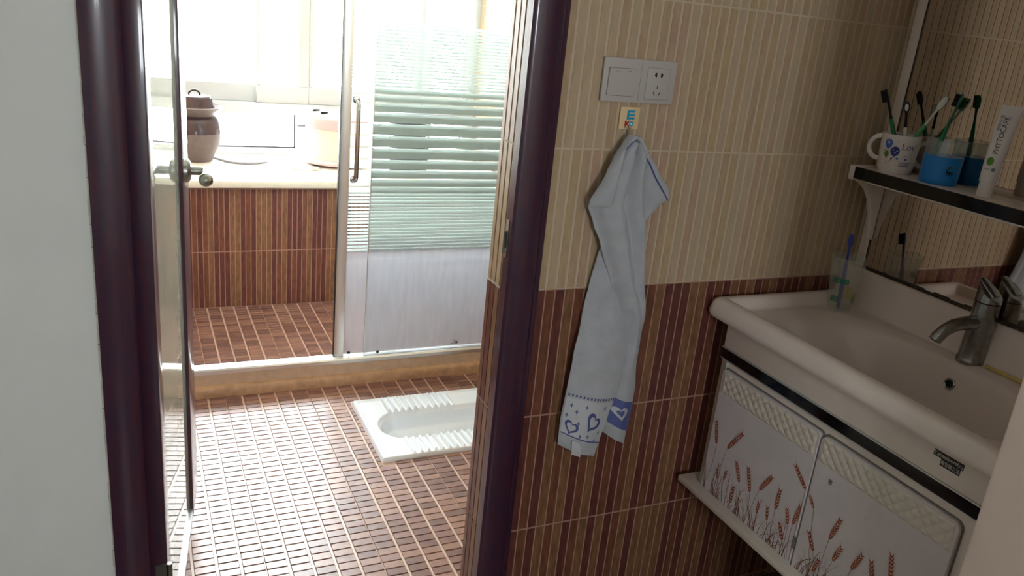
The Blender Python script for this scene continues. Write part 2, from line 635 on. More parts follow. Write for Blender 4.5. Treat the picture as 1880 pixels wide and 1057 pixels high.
# the reveal of the doorway, lined with the same tiles
rows_rev = [(0.0, 0.036, 'brown'), (0.036, 0.337, 'brown'), (0.337, 0.638, 'brown'), (0.638, 0.92, 'brown'), (0.92, 1.2212, 'beige'), (1.2212, 1.5224, 'beige'), (1.5224, 2.06, 'beige')]
strip_wall(wall_front, '-x', 0.6887, 0.016, 0.0915, 0.0248, rows_rev, lambda u, a, b: a > 0.1 and a < 1.6)
strip_wall(wall_far, '-y', FARY - 0.0002, -0.12, 1.81, 0.42, [(0.0, 0.277, 'brown'), (0.277, 0.576, 'brown'), (0.576, 0.585, 'brown')],
           lambda u, a, b: 0.22 < u < 1.34)
rows_side = [(0.0, 0.277, 'brown'), (0.277, 0.576, 'brown'), (0.576, 0.877, 'brown')] + [(0.877 + 0.3012 * k, min(2.45, 0.877 + 0.3012 * (k + 1)), 'beige') for k in range(6)]
strip_wall(wall_bath_right, '-x', 1.809, 0.095, 3.03, 0.2, rows_side, lambda u, a, b: 2.45 < u < 3.03 and 1.1 < a < 1.6)
strip_wall(wall_bath_left, '+x', -0.119, 0.095, 3.03, 0.2, rows_side, lambda u, a, b: False)
strip_wall(wall_right, '-x', WALLX - 0.0008, -0.80, -0.004, -0.052, rows_front, lambda u, a, b: u > -0.06 and 0.9 < b < 1.9)

# ------------------------------------------------------------------ bathroom floor (60 x 30 mm glazed pieces)
PX0, PX1, PY0, PY1 = 0.715, 1.247, 0.866, 1.302               # squat pan footprint
CURB0, CURB1 = 1.472, 1.545
fb = MB()
fb.box(-0.25, PX0, 0.0, CURB0, -0.2, -0.002).box(PX1, 1.95, 0.0, CURB0, -0.2, -0.002)
fb.box(PX0, PX1, 0.0, PY0, -0.2, -0.002).box(PX0, PX1, PY1, CURB0, -0.2, -0.002).box(PX0, PX1, PY0, PY1, -0.30, -0.26)
floor = struct(fb.build('floor', 'floor_grout'), 'bathroom floor of small glossy red-brown tiles')
floor_shower = struct(box('floor_shower', -0.25, 1.95, CURB0, FARY, -0.2, -0.002, 'floor_grout'), 'shower floor of small red-brown tiles')


def cell_mesh(w_, h_, m_):
    key = ('cell', round(w_, 4), round(h_, 4), m_.name)
    if key in _cache:
        return _cache[key]
    c, d1 = 0.0012, 0.0022
    a, b = w_ / 2, h_ / 2
    vs = [(-a, -b, -0.002), (a, -b, -0.002), (a, b, -0.002), (-a, b, -0.002), (-a, -b, d1 - 0.001 - 0.002), (a, -b, d1 - 0.003), (a, b, d1 - 0.003), (-a, b, d1 - 0.003),
          (-a + c, -b + c, d1 - 0.002), (a - c, -b + c, d1 - 0.002), (a - c, b - c, d1 - 0.002), (-a + c, b - c, d1 - 0.002)]
    fs = [(8, 9, 10, 11)]
    for i in range(4):
        j = (i + 1) % 4
        fs += [(i, j, 4 + j, 4 + i), (4 + i, 4 + j, 8 + j, 8 + i)]
    me = MB().add(vs, fs).mesh('floor_tile', m_, fix=False)
    _cache[key] = me
    return me


def floor_cells(parent, y_lo, y_hi, jx, jy, visible, limit):
    cells = []
    i0, i1 = math.floor((-0.12 - jx) / 0.06), math.ceil((1.81 - jx) / 0.06)
    j0, j1 = math.floor((y_lo - jy) / 0.03), math.ceil((y_hi - jy) / 0.03)
    for i in range(i0, i1):
        # grout between pieces is wide; at every fifth line the real tile joint is thin
        gl = 0.0014 if i % 5 == 0 else 0.0038
        gr = 0.0014 if (i + 1) % 5 == 0 else 0.0038
        for j in range(j0, j1):
            gb = 0.0011 if j % 10 == 0 else 0.0016
            gt = 0.0011 if (j + 1) % 10 == 0 else 0.0016
            x0, x1 = jx + i * 0.06 + gl, jx + (i + 1) * 0.06 - gr
            y0, y1 = jy + j * 0.03 + gb, jy + (j + 1) * 0.03 - gt
            x0, x1, y0, y1 = max(x0, -0.118), min(x1, 1.808), max(y0, y_lo + 0.001), min(y1, y_hi - 0.001)
            if x1 - x0 < 0.006 or y1 - y0 < 0.006:
                continue
            if y_lo < 1.0:
                px0, px1, py0, py1 = PX0 - 0.003, PX1 + 0.003, PY0 - 0.003, PY1 + 0.003
                if x1 > px0 and x0 < px1 and y1 > py0 and y0 < py1:
                    # piece cut along the edge of the pan
                    if x0 < px0 - 0.006:
                        x1 = px0
                    elif x1 > px1 + 0.006:
                        x0 = px1
                    elif y0 < py0 - 0.006:
                        y1 = py0
                    elif y1 > py1 + 0.006:
                        y0 = py1
                    else:
                        continue
            cells.append((x0, x1, y0, y1))
    rnd = random.Random(3)
    vis, rest = [], []
    for c in cells:
        p = ((c[0] + c[1]) / 2, (c[2] + c[3]) / 2, 0)
        (vis if visible(p) else rest).append(c)
    vis.sort(key=lambda c: ((c[0] + c[1]) / 2 - CAM.x) ** 2 + ((c[2] + c[3]) / 2 - CAM.y) ** 2)
    rest += vis[limit:]
    vis = vis[:limit]
    for c in vis:
        m_ = FLOORM[rnd.randrange(3)]
        link('floor_tile', cell_mesh(c[1] - c[0], c[3] - c[2], m_), parent, ((c[0] + c[1]) / 2, (c[2] + c[3]) / 2, 0.0015))
    mb = MB()
    for c in rest:
        k = rnd.randrange(3)
        me = cell_mesh(c[1] - c[0], c[3] - c[2], FLOORM[k])
        cx, cy = (c[0] + c[1]) / 2, (c[2] + c[3]) / 2
        mb.add([(v.co[0] + cx, v.co[1] + cy, v.co[2] + 0.0015) for v in me.vertices], [tuple(p.vertices) for p in me.polygons], k)
    stuff(mb.build('floor_tiles', FLOORM, parent, fix=False))


def vis_floor(p):
    x, y = proj(p)
    if not (-10 < y < 1085):
        return False
    return 345 + (y - 890) * -0.15 < x < 905 - (y - 650) * 0.095


floor_cells(floor, 0.093, CURB0 - 0.002, 0.2735, 0.094, vis_floor, 300)
floor_cells(floor_shower, CURB1, FARY - 0.001, 0.2275, 1.56, lambda p: 355 < proj(p)[0] < 680 and p[1] > 1.5, 300)

# ------------------------------------------------------------------ doorway: casing, jambs, strike plate
def casing(name, xs, inner, outer, label):
    """moulded architrave, profile across X, extruded in Z"""
    s = 1 if outer > inner else -1
    wd = abs(outer - inner)
    prof = [(0.0, 0.0), (0.0, -0.010), (0.004, -0.014), (0.010, -0.015), (0.020, -0.0175), (0.036, -0.0185), (0.050, -0.0175), (0.058, -0.015), (wd - 0.016, -0.0135),
            (wd - 0.0145, -0.0115), (wd - 0.013, -0.0135), (wd - 0.005, -0.0125), (wd - 0.001, -0.009), (wd, 0.0)]
    o = MB().prism([(inner + s * a, b) for a, b in prof], lambda a, b, d: (a, b, d), 0.0, 2.13).build(name, 'dark_wood', smooth=38)
    struct(o, label)
    return o


trim_1 = casing('trim_1', 0, -0.007, -0.066, 'dark red-brown door casing left of the doorway')
trim_2 = casing('trim_2', 0, 0.686, 0.765, 'dark red-brown door casing right of the doorway')
struct(MB().prism([(-0.007, 2.055), (0.686, 2.055), (0.765, 2.13), (-0.066, 2.13)], lambda a, b, d: (a, d, b), -0.016, 0.0).build('trim_3', 'dark_wood'), 'dark door casing above the doorway')
struct(MB().box(0.686, 0.6897, -0.001, 0.0165, 0, 2.055).box(-0.035, -0.007, 0.0, 0.060, 0, 2.055).box(-0.035, 0.69, 0.0, 0.06, 2.04, 2.06).build('door_jamb', 'dark_wood'), 'dark wooden jamb lining the doorway')
# ragged sealant and chipped paint along the left casing
mb = MB()
zz = 0.0
while zz < 2.1:
    h_ = random.uniform(0.012, 0.06)
    wd = random.uniform(0.0012, 0.0032)
    mb.box(-0.066 - wd, -0.0655, -0.005, 0.0002, zz, zz + h_ * 0.97)
    zz += h_
mb.build('sealant_bead', 'sealant', trim_1, fix=False)
sp = tag(MB().box(0.6846, 0.6858, 0.001, 0.0125, 0.992, 1.070).build('strike_plate', 'steel'), 'small worn metal strike plate on the right door jamb', 'strike plate')
box('latch_hole', 0.6840, 0.6848, 0.0035, 0.0105, 1.012, 1.048, 'socket_black', sp)
box('plate_lip', 0.6805, 0.6850, 0.0118, 0.0132, 1.000, 1.045, 'steel', sp)

# ------------------------------------------------------------------ the open door
DR = math.atan2(0.103, 0.74)
door = link('door_1', None, None, (0.025, 0.02, 0), (0, 0, -DR))
struct(door, 'glass-panelled door standing open into the bathroom')
LW, TH, ZB, ZT = 0.747, 0.0338, 0.08, 2.03
box('hinge_stile', -TH, 0, 0.0, 0.058, ZB, ZT, 'dark_wood', door, bevel=0.002)
box('leading_stile', -TH, 0, LW - 0.15, LW, ZB, ZT, 'dark_wood', door, bevel=0.003)
box('bottom_rail', -TH, -0.0015, 0.058, LW - 0.15, ZB, ZB + 0.012, 'dark_wood', door)
box('top_rail', -TH, 0, 0.058, LW - 0.15, ZT - 0.09, ZT, 'dark_wood', door)
box('glass_pane', -0.022, -0.009, 0.056, LW - 0.148, ZB + 0.010, ZT - 0.088, 'door_glass', door)
box('glazing_bead', -0.010, -0.003, 0.058, 0.066, ZB + 0.012, ZT - 0.09, 'aluminium', door)
box('glazing_bead', -0.010, -0.0015, 0.066, LW - 0.15, ZB + 0.012, ZB + 0.020, 'aluminium', door)
for hz in (0.33, 1.8):
    MB().lathe([(0.0055, -0.05), (0.0055, 0.05)], 12, (0.004, -0.004, hz)).box(-0.022, 0.002, -0.0028, 0.0, hz - 0.045, hz + 0.045).build('hinge', 'brushed_nickel', door, smooth=40)
hy, hz = LW - 0.105, 1.028
lev = MB()
lev.lathe([(0.0, 0.016), (0.012, 0.016), (0.022, 0.014), (0.029, 0.009), (0.030, 0.0)], 28)
rose = link('lever_handle', None, door)
vs = [(v[2], v[0] + hy, v[1] + hz) for v in lev.v]
MB().add(vs, lev.f).build('rosette', 'brushed_nickel', rose, smooth=40)
MB().tube([(0.012, hy, hz), (0.030, hy, hz), (0.048, hy, hz)], 0.0105, 16).build('neck', 'brushed_nickel', rose, smooth=40)
MB().tube([(0.046, hy + 0.012, hz), (0.050, hy, hz), (0.052, hy - 0.025, hz + 0.002), (0.053, hy - 0.055, hz + 0.001), (0.054, hy - 0.085, hz - 0.001)],
          [0.008, 0.0115, 0.0105, 0.010, 0.011], 16).sphere((0.054, hy - 0.088, hz - 0.002), 0.0165, 18).build('lever', 'brushed_nickel', rose, smooth=60)

# ------------------------------------------------------------------ shower curb, track, glass
cb = MB()
cb.box(-0.12, 1.81, CURB0 + 0.012, CURB1, -0.01, 0.088)
curb = struct(cb.build('trim_4', 'curb_stone', bevel=0.004), 'beige stone kerb of the shower')
MB().prism([(CURB0 - 0.012, -0.001), (CURB0 - 0.012, 0.030), (CURB0 - 0.006, 0.040), (CURB0 + 0.006, 0.043), (CURB0 + 0.0125, 0.043), (CURB0 + 0.0125, -0.001)],
           lambda a, b, d: (d, a, b), -0.12, 1.81).build('skirting', 'curb_skirting', curb, smooth=40)

screen = thing('shower_screen', 'fixed striped frosted glass shower panel standing on the beige kerb', 'shower screen', (1.3, 1.49, 0))
screen.location = (0, 0, 0)
FX0, FX1, GZ0, GZ1 = 0.808, 1.808, 0.108, 1.95
FY, SY = 1.498, 1.513
fixed = box('glass_panel', FX0, FX1, FY - 0.003, FY + 0.003, GZ0, GZ1, 'shower_glass', screen)
MB().prism([(1.482, 0.088), (1.482, 0.102), (1.486, 0.108), (1.506, 0.108), (1.508, 0.100), (1.516, 0.100), (1.518, 0.106), (1.536, 0.106), (1.538, 0.088)],
           lambda a, b, d: (d, a, b), -0.118, 1.808).build('bottom_track', 'aluminium', screen, smooth=30)
MB().prism([(1.482, 1.95), (1.538, 1.95), (1.538, 2.0), (1.482, 2.0)], lambda a, b, d: (d, a, b), -0.118, 1.808).build('top_track', 'aluminium', screen)
box('glass_edge', FX0 - 0.003, FX0, FY - 0.0035, FY + 0.0035, GZ0, GZ1, 'aluminium', screen)
# maker's stickers and the roller dots near the lower edge
for (sx, sz, sw, sh) in ((1.196, 0.1305, 0.010, 0.010), (1.176, 0.1305, 0.026, 0.004), (1.188, 0.142, 0.007, 0.004)):
    box('sticker', sx, sx + sw, FY - 0.0038, FY - 0.0032, sz, sz + sh, 'ink_grey' if sw > 0.011 else 'print_dark', screen)

slide = thing('sliding_shower_door', 'sliding striped glass shower door with chrome handle behind the fixed panel', 'shower door')
SX0, SX1 = 0.722, 1.795
sglass = box('glass_panel', SX0, SX1, SY - 0.003, SY + 0.003, 0.115, 1.93, 'shower_glass', slide)
MB().prism([(0.690, 1.512), (0.690, 1.536), (0.700, 1.540), (0.726, 1.540), (0.726, 1.508), (0.702, 1.508)], lambda a, b, d: (a, b, d), 0.107, 1.945).build('edge_post', 'aluminium', slide, smooth=30)
MB().box(0.688, 0.6905, 1.514, 1.534, 0.107, 1.94).build('edge_gasket', 'black_plastic', slide)
hx = 0.738
hp = [(hx + 0.006, SY - 0.003, 0.822), (hx + 0.005, SY - 0.020, 0.822), (hx + 0.005, SY - 0.033, 0.826), (hx + 0.005, SY - 0.040, 0.838), (hx + 0.005, SY - 0.041, 0.86),
      (hx + 0.005, SY - 0.041, 1.08), (hx + 0.005, SY - 0.040, 1.10), (hx + 0.005, SY - 0.033, 1.111), (hx + 0.005, SY - 0.020, 1.114), (hx + 0.006, SY - 0.003, 1.114)]
hd = MB().tube(hp, 0.0085, 14).build('pull_handle', 'chrome', slide, smooth=60)
for hz_ in (0.822, 1.114):
    lv = MB().lathe([(0.0135, 0), (0.0135, 0.004), (0.009, 0.006)], 20)
    MB().add([(v[0] + hx + 0.005, SY - 0.003 - v[2], v[1] + hz_) for v in lv.v], lv.f).build('handle_rosette', 'chrome', slide, smooth=40)
for wx_, yy in ((0.748, SY), (0.862, FY)):
    lv = MB().lathe([(0.0062, 0), (0.0062, 0.003), (0.003, 0.0045), (0.0, 0.0045)], 18)
    MB().add([(v[0] + wx_, yy - 0.003 - v[2], v[1] + 0.121) for v in lv.v], lv.f).build('roller_dot', 'black_plastic', slide if yy == SY else screen, smooth=40)

# etched stripes: dense above, broad in the middle, dense below
STR = []
zt, zb = 1.392, 1.172
n = 18
p_ = (zt - zb) / n
for k in range(n):
    STR.append((zt - (k + 1) * p_ + p_ * 0.42, zt - k * p_))
clear = [1.162, 1.137, 1.109, 1.073, 1.034, 0.989, 0.944, 0.900, 0.861, 0.826, 0.796, 0.770]
gap = [0.005, 0.0052, 0.0052, 0.005, 0.005, 0.005, 0.005, 0.005, 0.005, 0.0046, 0.0042, 0.004]
prev = zb + p_ * 0.1
for c_, g_ in zip(clear, gap):
    STR.append((c_ + g_ / 2, prev - 0.0005))
    prev = c_ - g_ / 2
zt, zb = prev, 0.538
n = 17
p_ = (zt - zb) / n
for k in range(n):
    STR.append((zt - (k + 1) * p_ + p_ * 0.34, zt - k * p_))
for (za, zb_) in STR:
    box('frosted_stripe', FX0 + 0.002, FX1 - 0.001, FY + 0.0031, FY + 0.0040, za, zb_, 'frosted_glass', fixed)
    box('frosted_stripe', SX0 + 0.005, SX1 - 0.002, SY + 0.0031, SY + 0.0040, za - 0.0015, zb_ - 0.0015, 'frosted_glass', sglass)

# ------------------------------------------------------------------ window sill and window
sill = struct(box('window_sill', -0.12, 1.81, 2.378, WINY + 0.03, 0.586, 0.622, 'sill_stone', bevel=0.006), 'cream stone sill below the window')
SZ = 0.622
win = struct(link('window_1', None), 'wide white framed sliding window over the sill')


def rail(name, x0, x1, y0, y1, z0, z1):
    return box(name, x0, x1, y0, y1, z0, z1, 'pvc_white', win, bevel=0.003, seg=1)


WT = 2.42
rail('frame_rail', -0.12, 1.81, 3.02, 3.10, SZ, 0.655)
rail('frame_rail', -0.12, 1.81, 3.01, 3.11, 0.838, 0.892)
rail('frame_rail', -0.12, 1.81, 3.02, 3.10, 2.36, WT)
for x0, x1, z0, z1 in ((-0.12, -0.06, 0.655, 0.838), (0.802, 0.862, 0.655, 0.838), (1.75, 1.81, 0.655, 0.838), (-0.12, -0.07, 0.892, 2.36), (1.765, 1.81, 0.892, 2.36)):
    rail('frame_mullion', x0, x1, 3.02, 3.10, z0, z1)
for x0, x1 in ((-0.06, 0.802), (0.862, 1.75)):
    box('pane', x0, x1, 3.055, 3.061, 0.655, 0.838, 'window_glass', win)
    mb = MB()
    mb.box(x0, x1, 3.046, 3.054, 0.655, 0.6615).box(x0, x1, 3.046, 3.054, 0.8315, 0.838).box(x1 - 0.0065, x1, 3.046, 3.054, 0.655, 0.838).box(x0, x0 + 0.0065, 3.046, 3.054, 0.655, 0.838)
    mb.build('pane_gasket', 'black_plastic', win, fix=False)


def sash(x0, x1, y, sl, sr):
    s = link('sash', None, win)
    zb_, zt_ = 0.892, 2.36
    box('bottom_rail', x0, x1, y - 0.014, y + 0.014, zb_, 0.982, 'pvc_white', s, bevel=0.003, seg=1)
    box('top_rail', x0, x1, y - 0.014, y + 0.014, zt_ - 0.06, zt_, 'pvc_white', s)
    box('stile', x0, x0 + sl, y - 0.014, y + 0.014, 0.982, zt_ - 0.06, 'pvc_white', s, bevel=0.003, seg=1)
    box('stile', x1 - sr, x1, y - 0.014, y + 0.014, 0.982, zt_ - 0.06, 'pvc_white', s, bevel=0.003, seg=1)
    box('pane', x0 + sl, x1 - sr, y - 0.003, y + 0.003, 0.982, zt_ - 0.06, 'window_glass', s)


sash(-0.07, 0.650, 3.075, 0.05, 0.052)
sash(0.600, 0.868, 3.04, 0.02, 0.052)
sash(0.868, 1.290, 3.04, 0.02, 0.056)
sash(1.232, 1.545, 3.075, 0.052, 0.105)
sash(1.500, 1.765, 3.04, 0.045, 0.03)

# the window of the room behind the camera
win2 = struct(link('window_2', None))
for x0, x1, z0, z1 in ((WX0, WX0 + 0.05, WZ0, WZ1), (WX1 - 0.05, WX1, WZ0, WZ1), (WX0, WX1, WZ0, WZ0 + 0.05), (WX0, WX1, WZ1 - 0.05, WZ1), ((WX0 + WX1) / 2 - 0.02, (WX0 + WX1) / 2 + 0.02, WZ0, WZ1)):
    box('frame_rail', x0, x1, BACK - 0.08, BACK - 0.02, z0, z1, 'pvc_white', win2)

# ------------------------------------------------------------------ squat pan
def pan_z(x, y):
    d = min(x - PX0, PX1 - x, y - PY0, PY1 - y)
    z_ = 0.016
    if d < 0.006:
        z_ = 0.016 - 0.012 * (1 - d / 0.006) ** 2
    if d > 0.008:
        z_ -= 0.006 * sstep(0.008, 0.020, d)
    cx0, cx1, cy = 0.865, 1.185, 1.086
    hw = 0.101
    px = min(max(x, cx0), cx1)
    r = math.hypot(x - px, y - cy)
    # ribbed foot rests on both long sides
    for (ya, yb, xa, xb) in ((cy + hw - 0.004, PY1 - 0.012, 0.822, 1.085), (PY0 + 0.012, cy - hw + 0.004, 0.822, 1.105)):
        if ya - 0.01 < y < yb + 0.01:
            e = sstep(ya - 0.006, ya + 0.006, y) * (1 - sstep(yb - 0.008, yb + 0.008, y)) * sstep(xa - 0.006, xa + 0.006, x) * (1 - sstep(xb - 0.006, xb + 0.006, x))
            z_ += e * (0.006 + 0.0075 * math.sin((x - xa) / 0.0262 * 2 * PI))
    edge = hw + 0.0030 * math.sin((x - 0.822) / 0.0262 * 2 * PI) * sstep(0.81, 0.84, x) * (1 - sstep(1.08, 1.11, x))
    if r < edge + 0.010:
        t_ = 1 - sstep(edge - 0.006, edge + 0.005, r)
        t1 = 1 - sstep(hw - 0.028, hw - 0.006, r)
        t2 = 1 - sstep(0.020, hw - 0.026, r)
        z_ -= t_ * 0.014 + t1 * 0.050 + t2 * (0.030 + 0.03 * sstep(0.85, 1.2, x))
    return z_


pan = MB().grid(lambda u, v: (PX0 + u * (PX1 - PX0), PY0 + v * (PY1 - PY0), pan_z(PX0 + u * (PX1 - PX0), PY0 + v * (PY1 - PY0))), 190, 150)
sk = MB()
sk.add([(PX0, PY0, 0.004), (PX1, PY0, 0.004), (PX1, PY1, 0.004), (PX0, PY1, 0.004), (PX0, PY0, -0.02), (PX1, PY0, -0.02), (PX1, PY1, -0.02), (PX0, PY1, -0.02)],
       [(0, 1, 5, 4), (1, 2, 6, 5), (2, 3, 7, 6), (3, 0, 4, 7)])
pan.add(sk.v, sk.f)
tag(pan.build('squat_toilet', 'porcelain', smooth=60), 'white porcelain squat toilet with ribbed footrests set into the tiled floor', 'squat toilet')

# ------------------------------------------------------------------ things on the window sill
jx, jy = 0.287, 2.85
jar = thing('pickle_jar', 'brown glazed pickle jar with water-rim and domed lid on the window sill', 'jar', (jx, jy, SZ))
MB().lathe([(0.0, 0.0), (0.076, 0.0), (0.080, 0.006), (0.092, 0.04), (0.113, 0.085), (0.124, 0.125), (0.1255, 0.142)], 56).build('lower_body', 'brown_matt_jar', jar, smooth=40)
MB().lathe([(0.1255, 0.142), (0.124, 0.160), (0.115, 0.190), (0.100, 0.212), (0.090, 0.222)], 56).build('upper_body', 'brown_glaze_jar', jar, smooth=40)
MB().lathe([(0.090, 0.222), (0.094, 0.228), (0.112, 0.244), (0.127, 0.257), (0.130, 0.264), (0.126, 0.267), (0.116, 0.258), (0.098, 0.246), (0.088, 0.246)], 56, cap=False).build('water_rim', 'brown_matt_jar', jar, smooth=40)
MB().lathe([(0.094, 0.246), (0.094, 0.258), (0.088, 0.266), (0.086, 0.272), (0.079, 0.308), (0.074, 0.314), (0.040, 0.318), (0.0, 0.319)], 48).build('lid', 'brown_glaze_jar', jar, smooth=40)
MB().tube([(-0.026, 0, 0.314), (-0.024, 0, 0.326), (-0.014, 0, 0.336), (0, 0, 0.339), (0.014, 0, 0.336), (0.024, 0, 0.326), (0.026, 0, 0.314)], 0.005, 10).build('lid_handle', 'brown_glaze_jar', jar, smooth=60)

cx, cy = 0.985, 2.82
pot = thing('electric_pot', 'round cream and pink electric cooking pot on the sill beside the shower door', 'pot', (cx, cy, SZ))
MB().lathe([(0.0, 0.010), (0.165, 0.010), (0.182, 0.014), (0.186, 0.024), (0.174, 0.034), (0.160, 0.040)], 56).build('base', 'pot_pink', pot, smooth=35)
MB().lathe([(0.160, 0.040), (0.163, 0.060), (0.167, 0.130), (0.168, 0.192)], 56).build('body', 'pot_cream', pot, smooth=35)
MB().lathe([(0.168, 0.192), (0.174, 0.194), (0.176, 0.238), (0.170, 0.248), (0.150, 0.256)], 56).build('rim', 'pot_pink', pot, smooth=35)
lid = MB().lathe([(0.150, 0.256), (0.120, 0.266), (0.060, 0.272), (0.0, 0.273)], 56).build('lid', 'pot_cream', pot, smooth=35)
for a, r in ((2.95, 0.115), (3.75, 0.110)):
    MB().lathe([(0.0, 0.012), (0.016, 0.012), (0.020, 0.008), (0.020, 0.0)], 20, (r * math.cos(a), r * math.sin(a), 0.264)).build('lid_button', 'black_plastic', lid, smooth=40)
MB().box(-0.215, -0.172, -0.012, 0.012, 0.185, 0.196).build('side_handle', 'cable_grey', pot, bevel=0.003, smooth=40)
for a in (0.5, 2.0, 3.6, 5.1):
    MB().lathe([(0.012, 0.0), (0.012, 0.011)], 14, (0.15 * math.cos(a), 0.15 * math.sin(a), 0)).build('foot', 'black_plastic', pot, smooth=40)


def cord(name, pts, r, m_, label):
    P = [Vector(p) for p in pts]
    out_ = []
    for i in range(len(P) - 1):
        p0, p1, p2, p3 = P[max(i - 1, 0)], P[i], P[i + 1], P[min(i + 2, len(P) - 1)]
        for k in range(6):
            t_ = k / 6
            out_.append(0.5 * ((2 * p1) + (-p0 + p2) * t_ + (2 * p0 - 5 * p1 + 4 * p2 - p3) * t_ ** 2 + (-p0 + 3 * p1 - 3 * p2 + p3) * t_ ** 3))
    out_.append(P[-1])
    return tag(MB().tube(out_, r, 8).build(name, m_, smooth=60), label, 'cord')


zc = SZ + 0.003
cc = cord('power_cord', [(0.815, 2.62, zc + 0.004), (0.77, 2.61, zc), (0.71, 2.68, zc), (0.69, 2.80, zc), (0.73, 2.92, zc), (0.66, 2.97, zc + 0.002), (0.58, 2.93, zc), (0.66, 2.88, zc), (0.755, 2.925, zc)], 0.003, 'cable_white',
          'pale power cord with plug lying coiled in front of the pink pot')
pl = MB().box(0.810, 0.845, 2.608, 2.632, SZ + 0.0005, SZ + 0.018).build('plug', 'cable_white', cc, bevel=0.004, smooth=40)
MB().tube([(0.844, 2.614, SZ + 0.009), (0.862, 2.614, SZ + 0.009)], 0.002, 6).tube([(0.844, 2.626, SZ + 0.009), (0.862, 2.626, SZ + 0.009)], 0.002, 6).build('plug_pins', 'steel', pl)
cord('hose', [(0.372, 2.90, SZ + 0.006), (0.44, 2.78, SZ + 0.006), (0.52, 2.75, SZ + 0.006), (0.60, 2.78, SZ + 0.006), (0.63, 2.84, SZ + 0.006)], 0.006, 'cable_grey',
     'thin grey hose curving from behind the brown jar')

bk = thing('storage_bucket', 'dark tapered bucket on the sill, blurred behind the striped shower glass', 'bucket', (1.322, 2.66, SZ))
MB().lathe([(0.0, 0.0), (0.098, 0.0), (0.100, 0.004), (0.108, 0.27), (0.108, 0.275)], 44).build('body', 'bucket_plastic', bk, smooth=40)
MB().lathe([(0.118, 0.268), (0.118, 0.285), (0.112, 0.290), (0.0, 0.294)], 44).build('lid', 'bucket_plastic', bk, smooth=40)
tag(MB().tube([(1.20, 2.60, 0.922), (1.40, 2.61, 0.922), (1.545, 2.62, 0.922)], 0.0045, 8).sphere((1.55, 2.62, 0.922), 0.010, 12).build('metal_rod', 'cable_grey', smooth=60),
    'thin dark rod with a small knob lying across the dark bucket lid', 'rod')

# ------------------------------------------------------------------ switch and socket plate
sw = thing('wall_switch', 'white double wall plate with rocker switch and five-hole socket on the tiles', 'wall switch', (0, 0, 0))
zx0, zz1 = 0.853, 1.4034
YS = -0.0038
MB().box(zx0, zx0 + 0.172, YS - 0.007, YS, zz1 - 0.086, zz1).build('plate', 'switch_plastic', sw, bevel=0.002, smooth=40)
box('plate_gap', zx0 + 0.0862, zx0 + 0.0867, YS - 0.0074, YS - 0.006, zz1 - 0.084, zz1 - 0.002, 'switch_gap', sw)
box('rocker_gap', zx0 + 0.0105, zx0 + 0.0755, YS - 0.0073, YS - 0.006, zz1 - 0.0740, zz1 - 0.0190, 'switch_gap', sw)
rk = MB().add([(zx0 + 0.0115, YS - 0.0085, zz1 - 0.073), (zx0 + 0.0745, YS - 0.0085, zz1 - 0.073), (zx0 + 0.0745, YS - 0.0105, zz1 - 0.020), (zx0 + 0.0115, YS - 0.0105, zz1 - 0.020),
               (zx0 + 0.0115, YS - 0.004, zz1 - 0.073), (zx0 + 0.0745, YS - 0.004, zz1 - 0.073), (zx0 + 0.0745, YS - 0.004, zz1 - 0.020), (zx0 + 0.0115, YS - 0.004, zz1 - 0.020)],
              [(0, 1, 2, 3), (0, 4, 5, 1), (1, 5, 6, 2), (2, 6, 7, 3), (3, 7, 4, 0)]).build('rocker', 'switch_plastic', sw)
for dx in (0.0255, 0.0545):
    box('indicator', zx0 + dx, zx0 + dx + 0.007, YS - 0.0107, YS - 0.0098, zz1 - 0.0262, zz1 - 0.0248, 'switch_gap', rk)
sx = zx0 + 0.086
box('socket_gap', sx + 0.0155, sx + 0.0705, YS - 0.0073, YS - 0.006, zz1 - 0.0775, zz1 - 0.0145, 'switch_gap', sw)
MB().box(sx + 0.016, sx + 0.070, YS - 0.0082, YS - 0.006, zz1 - 0.077, zz1 - 0.015).build('socket_face', 'switch_plastic', sw, bevel=0.001, smooth=40)
yy = YS - 0.0085
for s in (-1, 1):
    poly = [(0.0012 * s, -0.0046), (0.0012 * s, 0.0046), (0.0040 * s, 0.0040), (0.0062 * s, 0.0022), (0.0066 * s, 0), (0.0062 * s, -0.0022), (0.0040 * s, -0.0040)]
    MB().prism([(sx + 0.043 + 0.0035 * s + a * 0.95, zz1 - 0.0285 + b) for a, b in poly], lambda a, b, d: (a, d, b), yy, yy + 0.001).build('socket_hole', 'socket_black', sw)
box('socket_hole', sx + 0.0420, sx + 0.0434, yy, yy + 0.001, zz1 - 0.0560, zz1 - 0.0485, 'socket_black', sw)
for s in (-1, 1):
    MB().prism([(sx + 0.043 + s * (0.0065 + a), zz1 - 0.0655 + b) for a, b in ((-0.0026, -0.0035), (-0.0012, -0.0042), (0.0026, 0.0030), (0.0012, 0.0040))], lambda a, b, d: (a, d, b), yy, yy + 0.001).build('socket_hole', 'socket_black', sw)

# ------------------------------------------------------------------ adhesive hook
hk = thing('adhesive_hook', 'square peach adhesive wall hook with blue and red print above the towel', 'hook', (0, 0, 0))
MB().box(0.906, 0.952, -0.0080, -0.0040, 1.263, 1.309).build('plate', 'peach_acrylic', hk, bevel=0.0016, seg=2, smooth=40)
yh = -0.0083
hf = lambda a, b, d: (a, d, b)


def hbox(x0, x1, z0, z1, m_):
    box('print', x0, x1, yh - 0.0003, yh, z0, z1, m_, hk)


